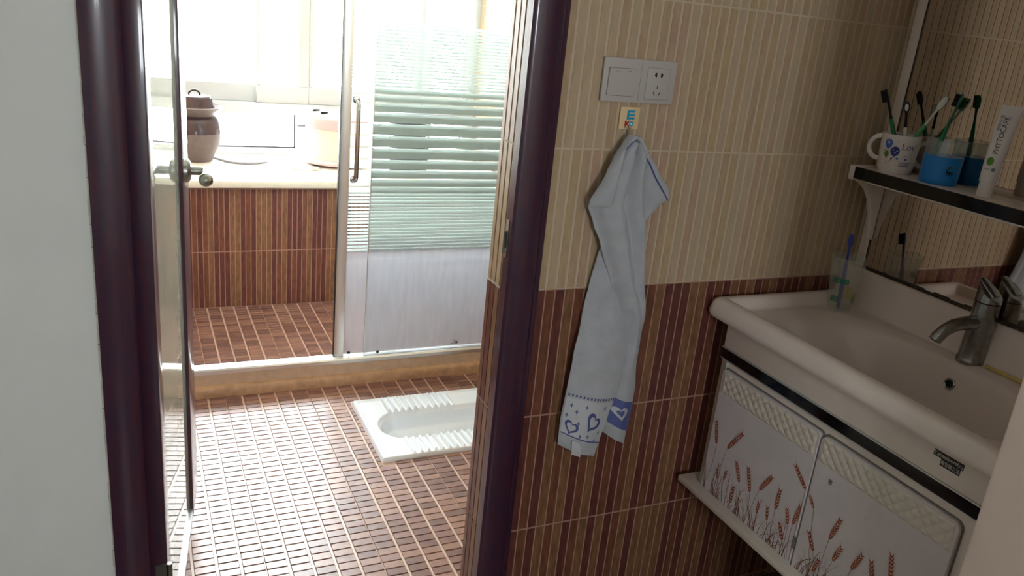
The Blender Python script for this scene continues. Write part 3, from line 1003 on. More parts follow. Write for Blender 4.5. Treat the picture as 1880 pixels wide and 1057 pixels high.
hbox(0.9215, 0.9265, 1.283, 1.302, 'sticker_blue')
for z0 in (1.2975, 1.2905, 1.2835):
    hbox(0.9265, 0.940, z0, z0 + 0.0047, 'sticker_blue')
hbox(0.9185, 0.9225, 1.269, 1.281, 'sticker_red')
for s in (-1, 1):
    MB().prism([(0.9225, 1.275 - 0.0015 * s), (0.9225, 1.275 + 0.0015 * s), (0.931, 1.275 + 0.006 * s), (0.927, 1.275 + 0.006 * s)], hf, yh - 0.0003, yh).build('print', 'sticker_red', hk)
for r, m_, dy in ((0.0052, 'sticker_blue', 0.0003), (0.0022, 'sticker_white', 0.0005)):
    MB().prism([(0.9345 + r * math.cos(a * PI / 8), 1.2745 + r * math.sin(a * PI / 8)) for a in range(16)], hf, yh - dy, yh).build('print', m_, hk)
hbox(0.918, 0.936, 1.2655, 1.2666, 'switch_gap')
MB().tube([(0.929, -0.008, 1.268), (0.929, -0.012, 1.262), (0.929, -0.0135, 1.250), (0.929, -0.020, 1.241), (0.929, -0.031, 1.241), (0.929, -0.036, 1.248)], 0.0016, 8).build('wire_hook', 'steel', hk, smooth=60)

# ------------------------------------------------------------------ towel
def lerp_tab(tab, z_):
    """tab sorted by falling z: (z, value)"""
    if z_ >= tab[0][0]:
        return tab[0][1]
    for (za, va), (zb_, vb) in zip(tab, tab[1:]):
        if zb_ <= z_ <= za:
            t_ = (za - z_) / max(za - zb_, 1e-6)
            t_ = t_ * t_ * (3 - 2 * t_) * 0.4 + t_ * 0.6
            return va + (vb - va) * t_
    return tab[-1][1]


def sheet(mb, ztop, zbot, L, R, Yt, fold, nu, nv, thick=0.005, zskew=None, mi=0):
    P = []
    for j in range(nv + 1):
        for i in range(nu + 1):
            u, v = i / nu, j / nv
            z_ = ztop + (zbot - ztop) * v
            l, r = lerp_tab(L, z_), lerp_tab(R, z_)
            x = l + (r - l) * u
            y = lerp_tab(Yt, z_) + fold(u, v, z_)
            dz = zskew(u, v) if zskew else 0
            P.append(Vector((x, y, z_ + dz)))
    W_ = nu + 1
    nr = []
    for j in range(nv + 1):
        for i in range(W_):
            a = P[j * W_ + min(i + 1, nu)] - P[j * W_ + max(i - 1, 0)]
            b = P[min(j + 1, nv) * W_ + i] - P[max(j - 1, 0) * W_ + i]
            n_ = a.cross(b)
            n_ = n_.normalized() if n_.length > 1e-9 else Vector((0, -1, 0))
            if n_.y > 0:
                n_ = -n_
            nr.append(n_)
    fr, bk_ = [], []
    for q, (p, n_) in enumerate(zip(P, nr)):
        i, j = q % W_, q // W_
        e = min(i, nu - i, nv - j)
        th = thick * (0.35 if e == 0 else 0.8 if e == 1 else 1.0) / 2
        fr.append(p + n_ * th)
        bk_.append(p - n_ * th)
    N = len(P)
    fs = []
    for j in range(nv):
        for i in range(nu):
            a, b, c, d = j * W_ + i, j * W_ + i + 1, (j + 1) * W_ + i + 1, (j + 1) * W_ + i
            fs += [(a, d, c, b), (N + a, N + b, N + c, N + d)]
    ring = [i for i in range(W_)] + [j * W_ + nu for j in range(1, nv + 1)] + [nv * W_ + i for i in range(nu - 1, -1, -1)] + [j * W_ for j in range(nv - 1, 0, -1)]
    for a, b in zip(ring, ring[1:] + ring[:1]):
        fs.append((a, b, N + b, N + a))
    mb.add(fr + bk_, fs, mi)


tw = MB()
# P3: rear length that ends bottom left and comes to the front below the crossing
P3L = [(1.03, 0.905), (1.0, 0.893), (0.935, 0.882), (0.844, 0.870), (0.763, 0.857), (0.685, 0.852), (0.577, 0.845), (0.50, 0.848)]
P3R = [(1.03, 0.955), (1.0, 0.962), (0.935, 0.972), (0.844, 0.982), (0.782, 0.993), (0.683, 0.987), (0.619, 0.969), (0.555, 0.956), (0.50, 0.948)]
P3Y = [(1.03, -0.014), (0.90, -0.016), (0.82, -0.026), (0.74, -0.034), (0.60, -0.033), (0.50, -0.030)]
f3 = lambda u, v, z_: -0.010 * math.sin(PI * u) + 0.004 * math.sin(6.0 * u + 2.0 * v) * sstep(0.05, 0.3, v)
sk3 = lambda u, v: (0.034 - 0.034 * u) * sstep(0.35, 1.0, v) * 1.35 - 0.006 * sstep(0.5, 1.0, v)
sheet(tw, 1.03, 0.512, P3L, P3R, P3Y, f3, 22, 70, 0.006, sk3)
# P2: front length from the hook to the bottom right, its left edge crosses over P3
P2L = [(1.243, 0.922), (1.221, 0.897), (1.185, 0.888), (1.155, 0.872), (1.111, 0.846), (1.07, 0.865), (1.023, 0.889), (0.932, 0.927), (0.894, 0.950), (0.84, 0.979), (0.782, 0.985), (0.683, 0.972), (0.60, 0.955), (0.50, 0.962)]
P2R = [(1.243, 0.936), (1.211, 0.960), (1.163, 0.962), (1.11, 0.972), (1.062, 0.988), (1.03, 0.993), (0.96, 1.004), (0.846, 1.031), (0.743, 1.037), (0.668, 1.047), (0.624, 1.046), (0.516, 1.040)]
P2Y = [(1.243, -0.036), (1.18, -0.034), (1.10, -0.034), (1.0, -0.036), (0.88, -0.034), (0.80, -0.022), (0.70, -0.014), (0.50, -0.013)]
f2 = lambda u, v, z_: -0.008 * math.sin(PI * u) + (0.0095 * math.sin(11.0 * u + 0.6) + 0.004 * math.sin(19.0 * u + 1.0)) * (1 - sstep(0.12, 0.70, v)) + 0.005 * math.sin(7 * u + 1.0) * sstep(0.3, 0.6, v)
sk2 = lambda u, v: (0.046 - 0.052 * u) * sstep(0.62, 1.0, v)
sheet(tw, 1.243, 0.522, P2L, P2R, P2Y, f2, 26, 90, 0.006, sk2)
# P4: wing hanging to the right of the hook
P4L = [(1.253, 0.925), (1.211, 0.950), (1.163, 0.950), (1.11, 0.958), (1.062, 0.981), (1.02, 0.982)]
P4R = [(1.253, 0.931), (1.249, 0.945), (1.222, 0.971), (1.186, 1.006), (1.137, 1.049), (1.120, 1.055), (1.112, 1.037), (1.062, 0.986), (1.02, 0.990)]
P4Y = [(1.253, -0.034), (1.22, -0.022), (1.10, -0.014), (1.02, -0.014)]
f4 = lambda u, v, z_: -0.012 * math.sin(PI * u ** 1.6) + 0.004 * math.cos(5 * u) * (1 - v)
sheet(tw, 1.253, 1.019, P4L, P4R, P4Y, f4, 20, 40, 0.006)
# P1: folded edge on the left of the hook
P1L = [(1.255, 0.919), (1.237, 0.906), (1.212, 0.886), (1.181, 0.873), (1.129, 0.844), (1.108, 0.843)]
P1R = [(1.255, 0.930), (1.237, 0.912), (1.221, 0.899), (1.185, 0.895), (1.155, 0.890), (1.118, 0.889)]
P1Y = [(1.255, -0.042), (1.20, -0.052), (1.15, -0.056), (1.108, -0.052)]
f1 = lambda u, v, z_: -0.006 * math.sin(PI * u) + 0.016 * (1 - u) ** 2
sheet(tw, 1.255, 1.116, P1L, P1R, P1Y, f1, 14, 30, 0.006, lambda u, v: -0.006 * (1 - u) * v)
# small edge of the back layer peeping out under the wing
sheet(tw, 1.07, 1.018, [(1.07, 0.978), (1.018, 0.984)], [(1.07, 0.988), (1.04, 0.9935), (1.018, 0.989)], [(1.07, -0.016), (1.018, -0.016)], lambda u, v, z_: 0, 4, 8, 0.006)
towel = tag(tw.build('towel', 'towel_cloth', smooth=70), 'white terry towel with blue heart border hanging from the peach hook', 'towel')


def tpoint(L, R, Yt, fold, ztop, zbot, zskew, u, v, lift):
    z_ = ztop + (zbot - ztop) * v
    l, r = lerp_tab(L, z_), lerp_tab(R, z_)
    return (l + (r - l) * u, lerp_tab(Yt, z_) + fold(u, v, z_) - lift, z_ + (zskew(u, v) if zskew else 0))


S3 = lambda u, v, lift=0.0042: tpoint(P3L, P3R, P3Y, f3, 1.03, 0.512, sk3, u, v, lift)
S2 = lambda u, v, lift=0.0042: tpoint(P2L, P2R, P2Y, f2, 1.243, 0.522, sk2, u, v, lift)
S4 = lambda u, v, lift=0.0040: tpoint(P4L, P4R, P4Y, f4, 1.253, 1.019, None, u, v, lift)
v3a, v3b = 0.735, 0.930
# flat woven band with hearts on the left end
MB().grid(lambda a, b: S3(0.012 + 0.976 * a, v3a + (v3b - v3a) * b, 0.0040), 18, 12).build('patterned_band', 'towel_smooth', towel, smooth=70)
v2a, v2b = 0.848, 0.952
MB().grid(lambda a, b: S2(0.02 + 0.97 * a, v2a + (v2b - v2a) * b, 0.0040), 18, 12).build('patterned_band', 'towel_band_blue', towel, smooth=70)


def heart(n=36):
    pts = []
    for k in range(n):
        t_ = 2 * PI * k / n
        pts.append((16 * math.sin(t_) ** 3 / 17.0, (13 * math.cos(t_) - 5 * math.cos(2 * t_) - 2 * math.cos(3 * t_) - math.cos(4 * t_)) / 17.0))
    return pts


def heart_ring(S, uc, vc, su, sv, rot, inner, m_, lift=0.0046):
    o = heart()
    mb_ = MB()
    ca, sa = math.cos(rot), math.sin(rot)
    vs = []
    for s in (1.0, inner):
        for a, b in o:
            a2, b2 = (a * ca - b * sa) * s, (a * sa + b * ca) * s
            vs.append(S(uc + a2 * su, vc - b2 * sv, lift))
    n_ = len(o)
    fs = [(i, (i + 1) % n_, n_ + (i + 1) % n_, n_ + i) for i in range(n_)]
    mb_.add(vs, fs)
    return mb_.build('heart_print', m_, towel, fix=False)


heart_ring(S3, 0.62, 0.835, 0.19, 0.055, -0.45, 0.62, 'towel_blue')
heart_ring(S3, 0.20, 0.885, 0.145, 0.042, -0.25, 0.66, 'towel_blue')
heart_ring(S2, 0.56, 0.895, 0.30, 0.030, 0.25, 0.5, 'towel_smooth')
# dotted line above the band and little crosses in it
for k in range(15):
    u = 0.03 + k * 0.065
    mb = MB()
    mb.add([S3(u, v3a - 0.020, 0.0045), S3(u + 0.028, v3a - 0.020, 0.0045), S3(u + 0.028, v3a - 0.008, 0.0045), S3(u, v3a - 0.008, 0.0045)], [(0, 1, 2, 3)])
    mb.build('stitch', 'towel_blue', towel, fix=False)
for u, v in ((0.13, 0.775), (0.24, 0.80), (0.40, 0.765), (0.83, 0.765), (0.32, 0.855), (0.86, 0.88), (0.58, 0.905), (0.40, 0.915), (0.80, 0.918), (0.08, 0.83)):
    mb = MB()
    for du, dv in ((0.030, 0.0022), (0.008, 0.011)):
        mb.add([S3(u - du, v - dv, 0.0046), S3(u + du, v - dv, 0.0046), S3(u + du, v + dv, 0.0046), S3(u - du, v + dv, 0.0046)], [(0, 1, 2, 3)])
    mb.build('cross_stitch', 'towel_blue', towel, fix=False)
mb = MB()
for k in range(20):
    a, b = 0.012 + k * 0.0488, 0.012 + (k + 1) * 0.0488
    mb.add([S3(a, v3b - 0.004, 0.0046), S3(b, v3b - 0.004, 0.0046), S3(b, v3b + 0.002, 0.0046), S3(a, v3b + 0.002, 0.0046)], [(0, 1, 2, 3)])
mb.build('hem_line', 'towel_blue', towel, fix=False)
# blue hem line along the wing and beside the hook
mb = MB()
pts = [S4(0.30 + 0.0 * k, 0.04, 0.005) for k in range(1)]
hem = [(0.929, 1.241), (0.945, 1.231), (0.959, 1.217), (0.975, 1.197), (0.993, 1.171), (1.018, 1.143), (1.041, 1.119)]


def hem_pt(x, z_):
    l, r = lerp_tab(P4L, z_), lerp_tab(P4R, z_)
    u = max(0, min(1, (x - l) / max(r - l, 1e-4)))
    v = (1.253 - z_) / (1.253 - 1.019)
    return (x, lerp_tab(P4Y, z_) + f4(u, v, z_) - 0.0036, z_)


MB().tube([hem_pt(*h_) for h_ in hem], 0.0018, 8).build('hem_stripe', 'towel_blue', towel, smooth=60)
MB().tube([(0.926, -0.046, 1.250), (0.916, -0.049, 1.243), (0.906, -0.051, 1.233), (0.899, -0.052, 1.222)], 0.0015, 8).build('hem_stripe', 'towel_blue', towel, smooth=60)
# hanging loop at the left end
q0, q1 = S3(0.24, 0.95, 0.006), S3(0.52, 0.955, 0.006)
MB().prism([(q0[0], q0[2] + 0.002), (q1[0] - 0.004, q1[2] + 0.004), (q1[0] - 0.002, q1[2] - 0.030), (q0[0] + 0.003, q0[2] - 0.034)], lambda a, b, d: (a, d, b), q0[1] - 0.003, q0[1]).build('care_tag', 'towel_smooth', towel, bevel=0.0008, smooth=40)

# ------------------------------------------------------------------ vanity: basin
BX0, BX1, BY0, BY1 = 1.213, 1.634, -0.797, -0.008


def basin_xy(x, y):
    r = 0.026
    for sy in (0, 1):
        cx_, cy_ = BX0 + r, (BY0 + r if sy == 0 else BY1 - r)
        if x < cx_ and ((sy == 0 and y < cy_) or (sy == 1 and y > cy_)):
            dx, dy = x - cx_, y - cy_
            # squeeze the square corner onto a quarter circle
            m_ = max(abs(dx), abs(dy))
            d = math.hypot(dx, dy)
            if d > 1e-9:
                x, y = cx_ + dx / d * m_, cy_ + dy / d * m_
    return x, y


def basin_z(x0, y0):
    dx_f = x0 - BX0
    dl = min(y0 - BY0, BY1 - y0)
    d = min(dx_f, dl)
    if dx_f < 0.026 and dl < 0.026:
        d = 0.026 - max(0.026 - dx_f, 0.026 - dl)
    r = 0.022
    z_ = 0.887
    if d < r:
        z_ -= r - math.sqrt(max(0, r * r - (r - d) ** 2))
    z_ -= 0.024 * sstep(0.030, 0.056, d)
    # raised back ledge against the mirror
    back = sstep(1.600, 1.630, x0)
    z_ = z_ + (0.952 - z_) * back if d > 0.02 else z_ + (0.952 - 0.887) * back
    cx_, cy_, a, b, n_ = 1.408, -0.405, 0.150, 0.300, 2.5
    rise = 0.50
    if x0 > cx_:
        a = 0.163
        rise = 0.50 + 0.30 * sstep(0.0, 0.10, x0 - cx_) * (1 - sstep(0.10, 0.26, abs(y0 - cy_)))
    s = (abs(x0 - cx_) / a) ** n_ + (abs(y0 - cy_) / b) ** n_
    s = s ** (1 / n_)
    z_ -= 0.115 * (1 - sstep(rise, 1.0, s)) + 0.008 * (1 - sstep(0.95, 1.12, s)) * (1 - back)
    return z_


def nonlin(t_, e=0.10):
    return t_


bas = MB()
NU, NV = 104, 170


def bfn(u, v):
    x0, y0 = BX0 + (BX1 - BX0) * u, BY0 + (BY1 - BY0) * v
    x, y = basin_xy(x0, y0)
    return (x, y, basin_z(x0, y0))


bas.grid(bfn, NU, NV)
# outer skirt below the rounded rim
prof = [(0.0, None), (-0.002, 0.856), (-0.001, 0.848), (0.003, 0.8425), (0.03, 0.8425)]
per = [(0, v / NV) for v in range(NV + 1)]
per = [(u / NU, 0.0) for u in range(NU, 0, -1)] + per + [(u / NU, 1.0) for u in range(1, NU + 1)]
rings = []
cen = Vector(((BX0 + BX1) / 2, (BY0 + BY1) / 2))
for off, zz in prof:
    ring = []
    for u, v in per:
        p = Vector(bfn(u, v))
        nx = -1 if u == 0 else 0
        ny = -1 if v == 0 else (1 if v == 1.0 else 0)
        ring.append((p.x - off * nx * (1 if nx else 0), p.y - off * ny * (1 if ny else 0), p.z if zz is None else zz))
    rings.append(ring)
n_ = len(per)
vs = [p for r_ in rings for p in r_]
fs = [(i * n_ + k, i * n_ + k + 1, (i + 1) * n_ + k + 1, (i + 1) * n_ + k) for i in range(len(rings) - 1) for k in range(n_ - 1)]
bas.add(vs, fs)
bas.box(BX1 - 0.004, BX1, BY0 + 0.002, BY1 - 0.002, 0.845, 0.9515)
basin = tag(bas.build('wash_basin', 'ceramic', smooth=50), 'white ceramic wash basin with wide bowl on the cabinet under the mirror', 'wash basin')
# overflow ring on the back wall of the bowl, drain at the bottom
ox, oy = 1.5575, -0.415
oz = basin_z(ox, oy)
nx_ = Vector((-(basin_z(ox + 0.004, oy) - basin_z(ox - 0.004, oy)) / 0.008, 0, 1)).normalized()
qv = Vector((0, 0, 1)).rotation_difference(nx_)
lv = MB().lathe([(0.0085, 0.0005), (0.0125, 0.0005), (0.0125, 0.003), (0.0105, 0.0042), (0.0085, 0.003)], 26, cap=False)
ovr = MB().add([tuple(Vector((ox, oy, oz)) + qv @ Vector(p)) for p in lv.v], lv.f).build('overflow_ring', 'dull_chrome', basin, smooth=40)
lv = MB().lathe([(0.0, 0.0014), (0.0088, 0.0014)], 26, cap=False)
MB().add([tuple(Vector((ox, oy, oz)) + qv @ Vector(p)) for p in lv.v], lv.f).build('overflow_hole', 'socket_black', ovr, fix=False)
MB().lathe([(0.0, 0.003), (0.020, 0.003), (0.023, 0.0)], 26, (1.408, -0.405, basin_z(1.408, -0.405))).build('drain', 'dull_chrome', basin, smooth=40)
MB().tube([(1.598, -0.452, 0.8665), (1.600, -0.49, 0.8665), (1.600, -0.56, 0.8665), (1.600, -0.66, 0.8665)], 0.0045, 8).build('yellow_strip', 'yellow_matte', basin, smooth=60)  # thin yellow strip lying along the back ledge beside the faucet

# faucet
fc = thing('basin_faucet', 'dull chrome single-lever faucet on the back ledge of the wash basin', 'faucet', (1.603, -0.414, 0.8580))
MB().lathe([(0.0, 0.0), (0.0300, 0.0), (0.0305, 0.004), (0.0292, 0.010), (0.0275, 0.016), (0.0262, 0.05), (0.0255, 0.136), (0.0, 0.136)], 36).build('body', 'dull_chrome', fc, smooth=40)
hp = [(-0.015, 0.003, 0.090), (-0.045, 0.006, 0.091), (-0.072, 0.010, 0.086), (-0.092, 0.013, 0.075), (-0.106, 0.015, 0.060), (-0.110, 0.0155, 0.053)]
sp_ = MB().tube(hp, [0.017, 0.0145, 0.0135, 0.013, 0.013, 0.0125], 20).build('spout', 'dull_chrome', fc, smooth=50)
tip = Vector(hp[-1])
td = (Vector(hp[-1]) - Vector(hp[-2])).normalized()
qv = Vector((0, 0, 1)).rotation_difference(td)
lv = MB().lathe([(0.0, 0.0006), (0.0095, 0.0006)], 20, cap=False)
MB().add([tuple(tip + qv @ Vector(p)) for p in lv.v], lv.f).build('spout_mouth', 'socket_black', sp_, fix=False)
cap_ = MB()
n_ = 36
ringb = [(0.0255 * math.cos(2 * PI * k / n_), 0.0255 * math.sin(2 * PI * k / n_), 0.1385) for k in range(n_)]
ringm = [(0.0248 * math.cos(2 * PI * k / n_), 0.0248 * math.sin(2 * PI * k / n_), 0.160 + 0.017 * math.sin(2 * PI * k / n_)) for k in range(n_)]
ringt = [(0.0220 * math.cos(2 * PI * k / n_), 0.0220 * math.sin(2 * PI * k / n_), 0.162 + 0.016 * math.sin(2 * PI * k / n_)) for k in range(n_)]
cap_.add(ringb + ringm + ringt, [(i * n_ + k, i * n_ + (k + 1) % n_, (i + 1) * n_ + (k + 1) % n_, (i + 1) * n_ + k) for i in range(2) for k in range(n_)] + [tuple(range(2 * n_, 3 * n_)), tuple(reversed(range(n_)))])
cap_.build('lever_cap', 'dull_chrome', fc, smooth=40)
MB().tube([(0.0, -0.014, 0.152), (0.0, 0.002, 0.164), (0.0, 0.018, 0.176), (0.0, 0.026, 0.181)], [0.012, 0.013, 0.012, 0.009], 14, flat=0.35).build('lever', 'dull_chrome', fc, smooth=50)

# ------------------------------------------------------------------ vanity: cabinet
cab = thing('vanity_cabinet', 'white wall-hung vanity cabinet with wheat-printed doors and black strip', 'vanity cabinet', (1.4, -0.4, 0.40))
cab.location = (0, 0, 0)
CY0, CY1, CXF = -0.742, -0.066, 1.250
box('side_panel', CXF, WALLX - 0.004, CY1 - 0.016, CY1, 0.412, 0.842, 'cabinet_white', cab, bevel=0.002)
box('side_panel', CXF, WALLX - 0.004, CY0, CY0 + 0.016, 0.412, 0.842, 'cabinet_white', cab, bevel=0.002)
box('back_panel', WALLX - 0.012, WALLX - 0.004, CY0 + 0.016, CY1 - 0.016, 0.412, 0.842, 'cabinet_white', cab)
box('bottom_panel', CXF, WALLX - 0.012, CY0 + 0.016, CY1 - 0.016, 0.4125, 0.428, 'cabinet_white', cab)
box('apron', CXF - 0.010, CXF, CY0, CY1 + 0.002, 0.778, 0.842, 'cabinet_white', cab, bevel=0.0015)
box('black_strip', CXF - 0.012, CXF, CY0, CY1 + 0.003, 0.7515, 0.7755, 'black_gloss', cab)
box('strip_trim', CXF - 0.0135, CXF, CY0, CY1 + 0.003, 0.7755, 0.778, 'aluminium', cab)
box('strip_trim', CXF - 0.0135, CXF, CY0, CY1 + 0.003, 0.749, 0.7515, 'aluminium', cab)
box('front_panel', CXF - 0.004, CXF + 0.004, CY0 + 0.001, CY1 - 0.001, 0.4125, 0.8415, 'cabinet_white', cab)
box('side_trim', CXF - 0.009, CXF, CY1 - 0.018, CY1 + 0.001, 0.412, 0.749, 'aluminium', cab, bevel=0.002)
box('bottom_ledge', CXF - 0.040, WALLX - 0.02, CY0, CY1 + 0.042, 0.396, 0.412, 'cream_lattice', cab, bevel=0.003)
logo = MB().box(CXF - 0.0112, CXF - 0.0098, -0.692, -0.634, 0.8165, 0.8275).box(CXF - 0.0112, CXF - 0.0098, -0.688, -0.650, 0.804, 0.8165).build('logo_plate', 'ink_black', cab)
text_on('lettering', 'Yabaoluweiyu', 0.0108, lambda x, y: (CXF - 0.01135, -0.663 - x, 0.8222 + y), 'cream_lattice', logo, 0.95)
text_on('lettering', '雅宝路卫浴', 0.0092, lambda x, y: (CXF - 0.01135, -0.669 - x * 0.8, 0.8100 + y), 'cream_lattice', logo)

EARS = [(-0.094, 0.598, -0.108, 0.543), (-0.186, 0.612, -0.147, 0.553), (-0.184, 0.539, -0.206, 0.496), (-0.224, 0.547, -0.244, 0.494), (-0.298, 0.567, -0.270, 0.517), (-0.328, 0.553, -0.326, 0.502),
        (-0.127, 0.486, -0.136, 0.462), (-0.159, 0.500, -0.155, 0.471), (-0.192, 0.478, -0.190, 0.431), (-0.278, 0.489, -0.276, 0.459), (-0.304, 0.494, -0.310, 0.463), (-0.357, 0.526, -0.368, 0.492),
        (-0.391, 0.552, -0.381, 0.503), (-0.345, 0.483, -0.364, 0.449), (-0.352, 0.628, -0.392, 0.594), (-0.404, 0.590, -0.424, 0.568), (-0.492, 0.588, -0.477, 0.532), (-0.425, 0.515, -0.447, 0.481),
        (-0.510, 0.535, -0.497, 0.495), (-0.558, 0.553, -0.542, 0.508), (-0.579, 0.554, -0.593, 0.510), (-0.615, 0.595, -0.626, 0.545), (-0.465, 0.474, -0.458, 0.440),
        (-0.66, 0.52, -0.665, 0.47), (-0.69, 0.56, -0.68, 0.51), (-0.53, 0.47, -0.52, 0.43)]


def cab_door(y0, y1, zb_, zt_, radius, handle_y):
    xf = CXF - 0.014
    r = radius
    poly = [(y0, zb_), (y1, zb_)]
    def arc(cx_, cz_, a0):
        return [(cx_ + r * math.cos(a0 + k * PI / 12), cz_ + r * math.sin(a0 + k * PI / 12)) for k in range(7)]
    if r:
        poly += arc(y1 - r, zt_ - r, 0.0) + arc(y0 + r, zt_ - r, PI / 2)
    else:
        poly += [(y1, zt_), (y0, zt_)]
    seam = [(a + (0.004 if a > (y0 + y1) / 2 else -0.004) * 0.8, b + (0.0035 if b > 0.6 else 0)) for a, b in poly]
    d = MB().prism(poly, lambda a, b, e: (e, a, b), xf, CXF - 0.004).build('door', 'door_print_white', cab, bevel=0.0012, seg=1, smooth=30)
    MB().prism(seam, lambda a, b, e: (e, a, b), CXF - 0.0062, CXF - 0.0042).build('door_seam', 'door_seam', d)
    # quilted lattice band
    la, lb = 0.671, zt_ - 0.004
    wq = 0.024

    def lf(u, v):
        y_, z_ = y0 + 0.006 + (y1 - y0 - 0.012) * u, la + (lb - la) * v
        if r and z_ > zt_ - r:
            dz = z_ - (zt_ - r)
            ins = r - math.sqrt(max(0, r * r - dz * dz))
            y_ = min(max(y_, y0 + ins + 0.004), y1 - ins - 0.004)
        a, b = (y_ + z_) / wq, (y_ - z_) / wq
        h_ = abs(math.sin(PI * a)) * abs(math.sin(PI * b))
        e = min(1.0, min(v, 1 - v, u * 6, (1 - u) * 6) * 12)
        return (xf - 0.0003 - 0.0028 * (h_ ** 0.5) * e, y_, z_)
    MB().grid(lf, 150, 28).build('lattice_band', 'cream_lattice', d, smooth=60, fix=False)
    # printed wheat
    stem = MB()
    xe = xf - 0.0004
    for (ya, za, yb, zb2) in EARS:
        if not (y0 < (ya + yb) / 2 < y1):
            continue
        t_ = Vector((ya, za))
        b_ = Vector((yb, zb2))
        ax = (t_ - b_)
        L_ = ax.length
        ax.normalize()
        pr = Vector((-ax.y, ax.x))
        ear = MB()
        nseg = max(4, int(L_ / 0.0068))
        wd = min(0.0072, L_ * 0.17)
        for k in range(nseg):
            c0 = b_ + ax * (L_ * k / nseg)
            f_ = wd * (0.72 + 0.28 * math.sin(PI * (k + 0.6) / nseg))
            for s in (-1, 1):
                p0 = c0
                p1 = c0 + pr * s * f_ * 0.62 + ax * (L_ / nseg * 0.35)
                p2 = c0 + pr * s * f_ * 0.95 + ax * (L_ / nseg * 1.55)
                p3 = c0 + ax * (L_ / nseg * 0.62)
                q = [(p[0], p[1]) for p in (p0, p1, p2, p3)]
                q = [(min(max(a, y0 + 0.003), y1 - 0.003), b) for a, b in q]
                ear.add([(xe, a, b) for a, b in q], [(0, 1, 2, 3)])
                # whisker
                w0, w1 = p2, p2 + (ax * 1.0 + pr * s * 0.5) * 0.010
                stem.add([(xe, w0[0] - 0.0002, w0[1]), (xe, w0[0] + 0.0002, w0[1]), (xe, w1[0], w1[1])], [(0, 1, 2)])
        ear.build('wheat_ear', 'wheat_ink', d, fix=False)
        # stalk bending down to the foot of the door
        bx, bz = b_
        ex = bx + (bx - ya) * 0.5 + random.uniform(-0.03, 0.03)
        pts = []
        for k in range(13):
            s = k / 12
            pts.append((bx + (yb - ya) * 0.9 * s * (1 - s) + (ex - bx) * s * s, bz + (zb_ + 0.004 - bz) * s))
        pts = [(min(max(a, y0 + 0.004), y1 - 0.004), b) for a, b in pts]
        for p, q in zip(pts, pts[1:]):
            stem.add([(xe, p[0] - 0.00045, p[1]), (xe, p[0] + 0.00045, p[1]), (xe, q[0] + 0.00045, q[1]), (xe, q[0] - 0.00045, q[1])], [(0, 1, 2, 3)])
    # grass blades along the bottom
    rnd = random.Random(int(-y0 * 1000))
    for k in range(70):
        yb = rnd.uniform(y0 + 0.01, y1 - 0.01)
        h_ = rnd.uniform(0.02, 0.085) * (1.15 if rnd.random() < 0.4 else 0.8)
        lean = rnd.uniform(-0.05, 0.05)
        curl = rnd.random() < 0.45
        pts = []
        for q in range(11):
            s = q / 10
            pts.append((yb + lean * s ** 1.6, zb_ + 0.002 + (h_ * math.sin(s * PI * 0.72) if curl else h_ * s)))
        pts = [(min(max(a, y0 + 0.003), y1 - 0.003), b) for a, b in pts]
        for q, (p, p2) in enumerate(zip(pts, pts[1:])):
            wd = 0.0009 * (1 - q / 11)
            stem.add([(xe + 0.0001, p[0] - wd, p[1]), (xe + 0.0001, p[0] + wd, p[1]), (xe + 0.0001, p2[0] + wd * 0.9, p2[1]), (xe + 0.0001, p2[0] - wd * 0.9, p2[1])], [(0, 1, 2, 3)])
    stuff(stem.build('stalk_print', 'stem_ink', d, fix=False))
    return d


dl_ = cab_door(-0.3960, -0.082, 0.4125, 0.728, 0.010, 0)
dr_ = cab_door(-0.7180, -0.4005, 0.4125, 0.728, 0.016, 0)
MB().box(CXF - 0.0150, CXF - 0.0135, -0.4505, -0.4435, 0.640, 0.650).sphere((CXF - 0.0160, -0.448, 0.643), 0.0032, 10).build('knob_stub', 'door_seam', dr_, smooth=50)
box('door_magnet', CXF - 0.0155, CXF - 0.0135, -0.3985, -0.3915, 0.452, 0.480, 'door_seam', dl_)

# ------------------------------------------------------------------ mirror and shelf
MX = 1.637
mir = thing('wall_mirror', 'wall mirror with white side strip above the wash basin', 'mirror', (0, 0, 0))
box('mirror_glass', MX, MX + 0.005, -0.800, -0.0585, 0.957, 2.05, 'mirror', mir)
box('backing', MX + 0.005, WALLX - 0.004, -0.800, -0.034, 0.955, 2.05, 'cabinet_white', mir)
box('frame_strip', MX - 0.004, MX + 0.006, -0.0575, -0.0335, 0.955, 2.05, 'cabinet_white', mir, bevel=0.002)
box('frame_gap', MX - 0.0006, MX + 0.004, -0.0600, -0.0575, 0.957, 2.05, 'black_plastic', mir)
mb = MB()
yy_ = -0.80
while yy_ < -0.06:
    l_ = random.uniform(0.02, 0.06)
    mb.box(MX - 0.0009, MX + 0.002, yy_, min(yy_ + l_, -0.06), 0.956, 0.959 + random.uniform(0.0, 0.0035))
    yy_ += l_
mb.build('bottom_stain', 'stain_dark', mir, fix=False)

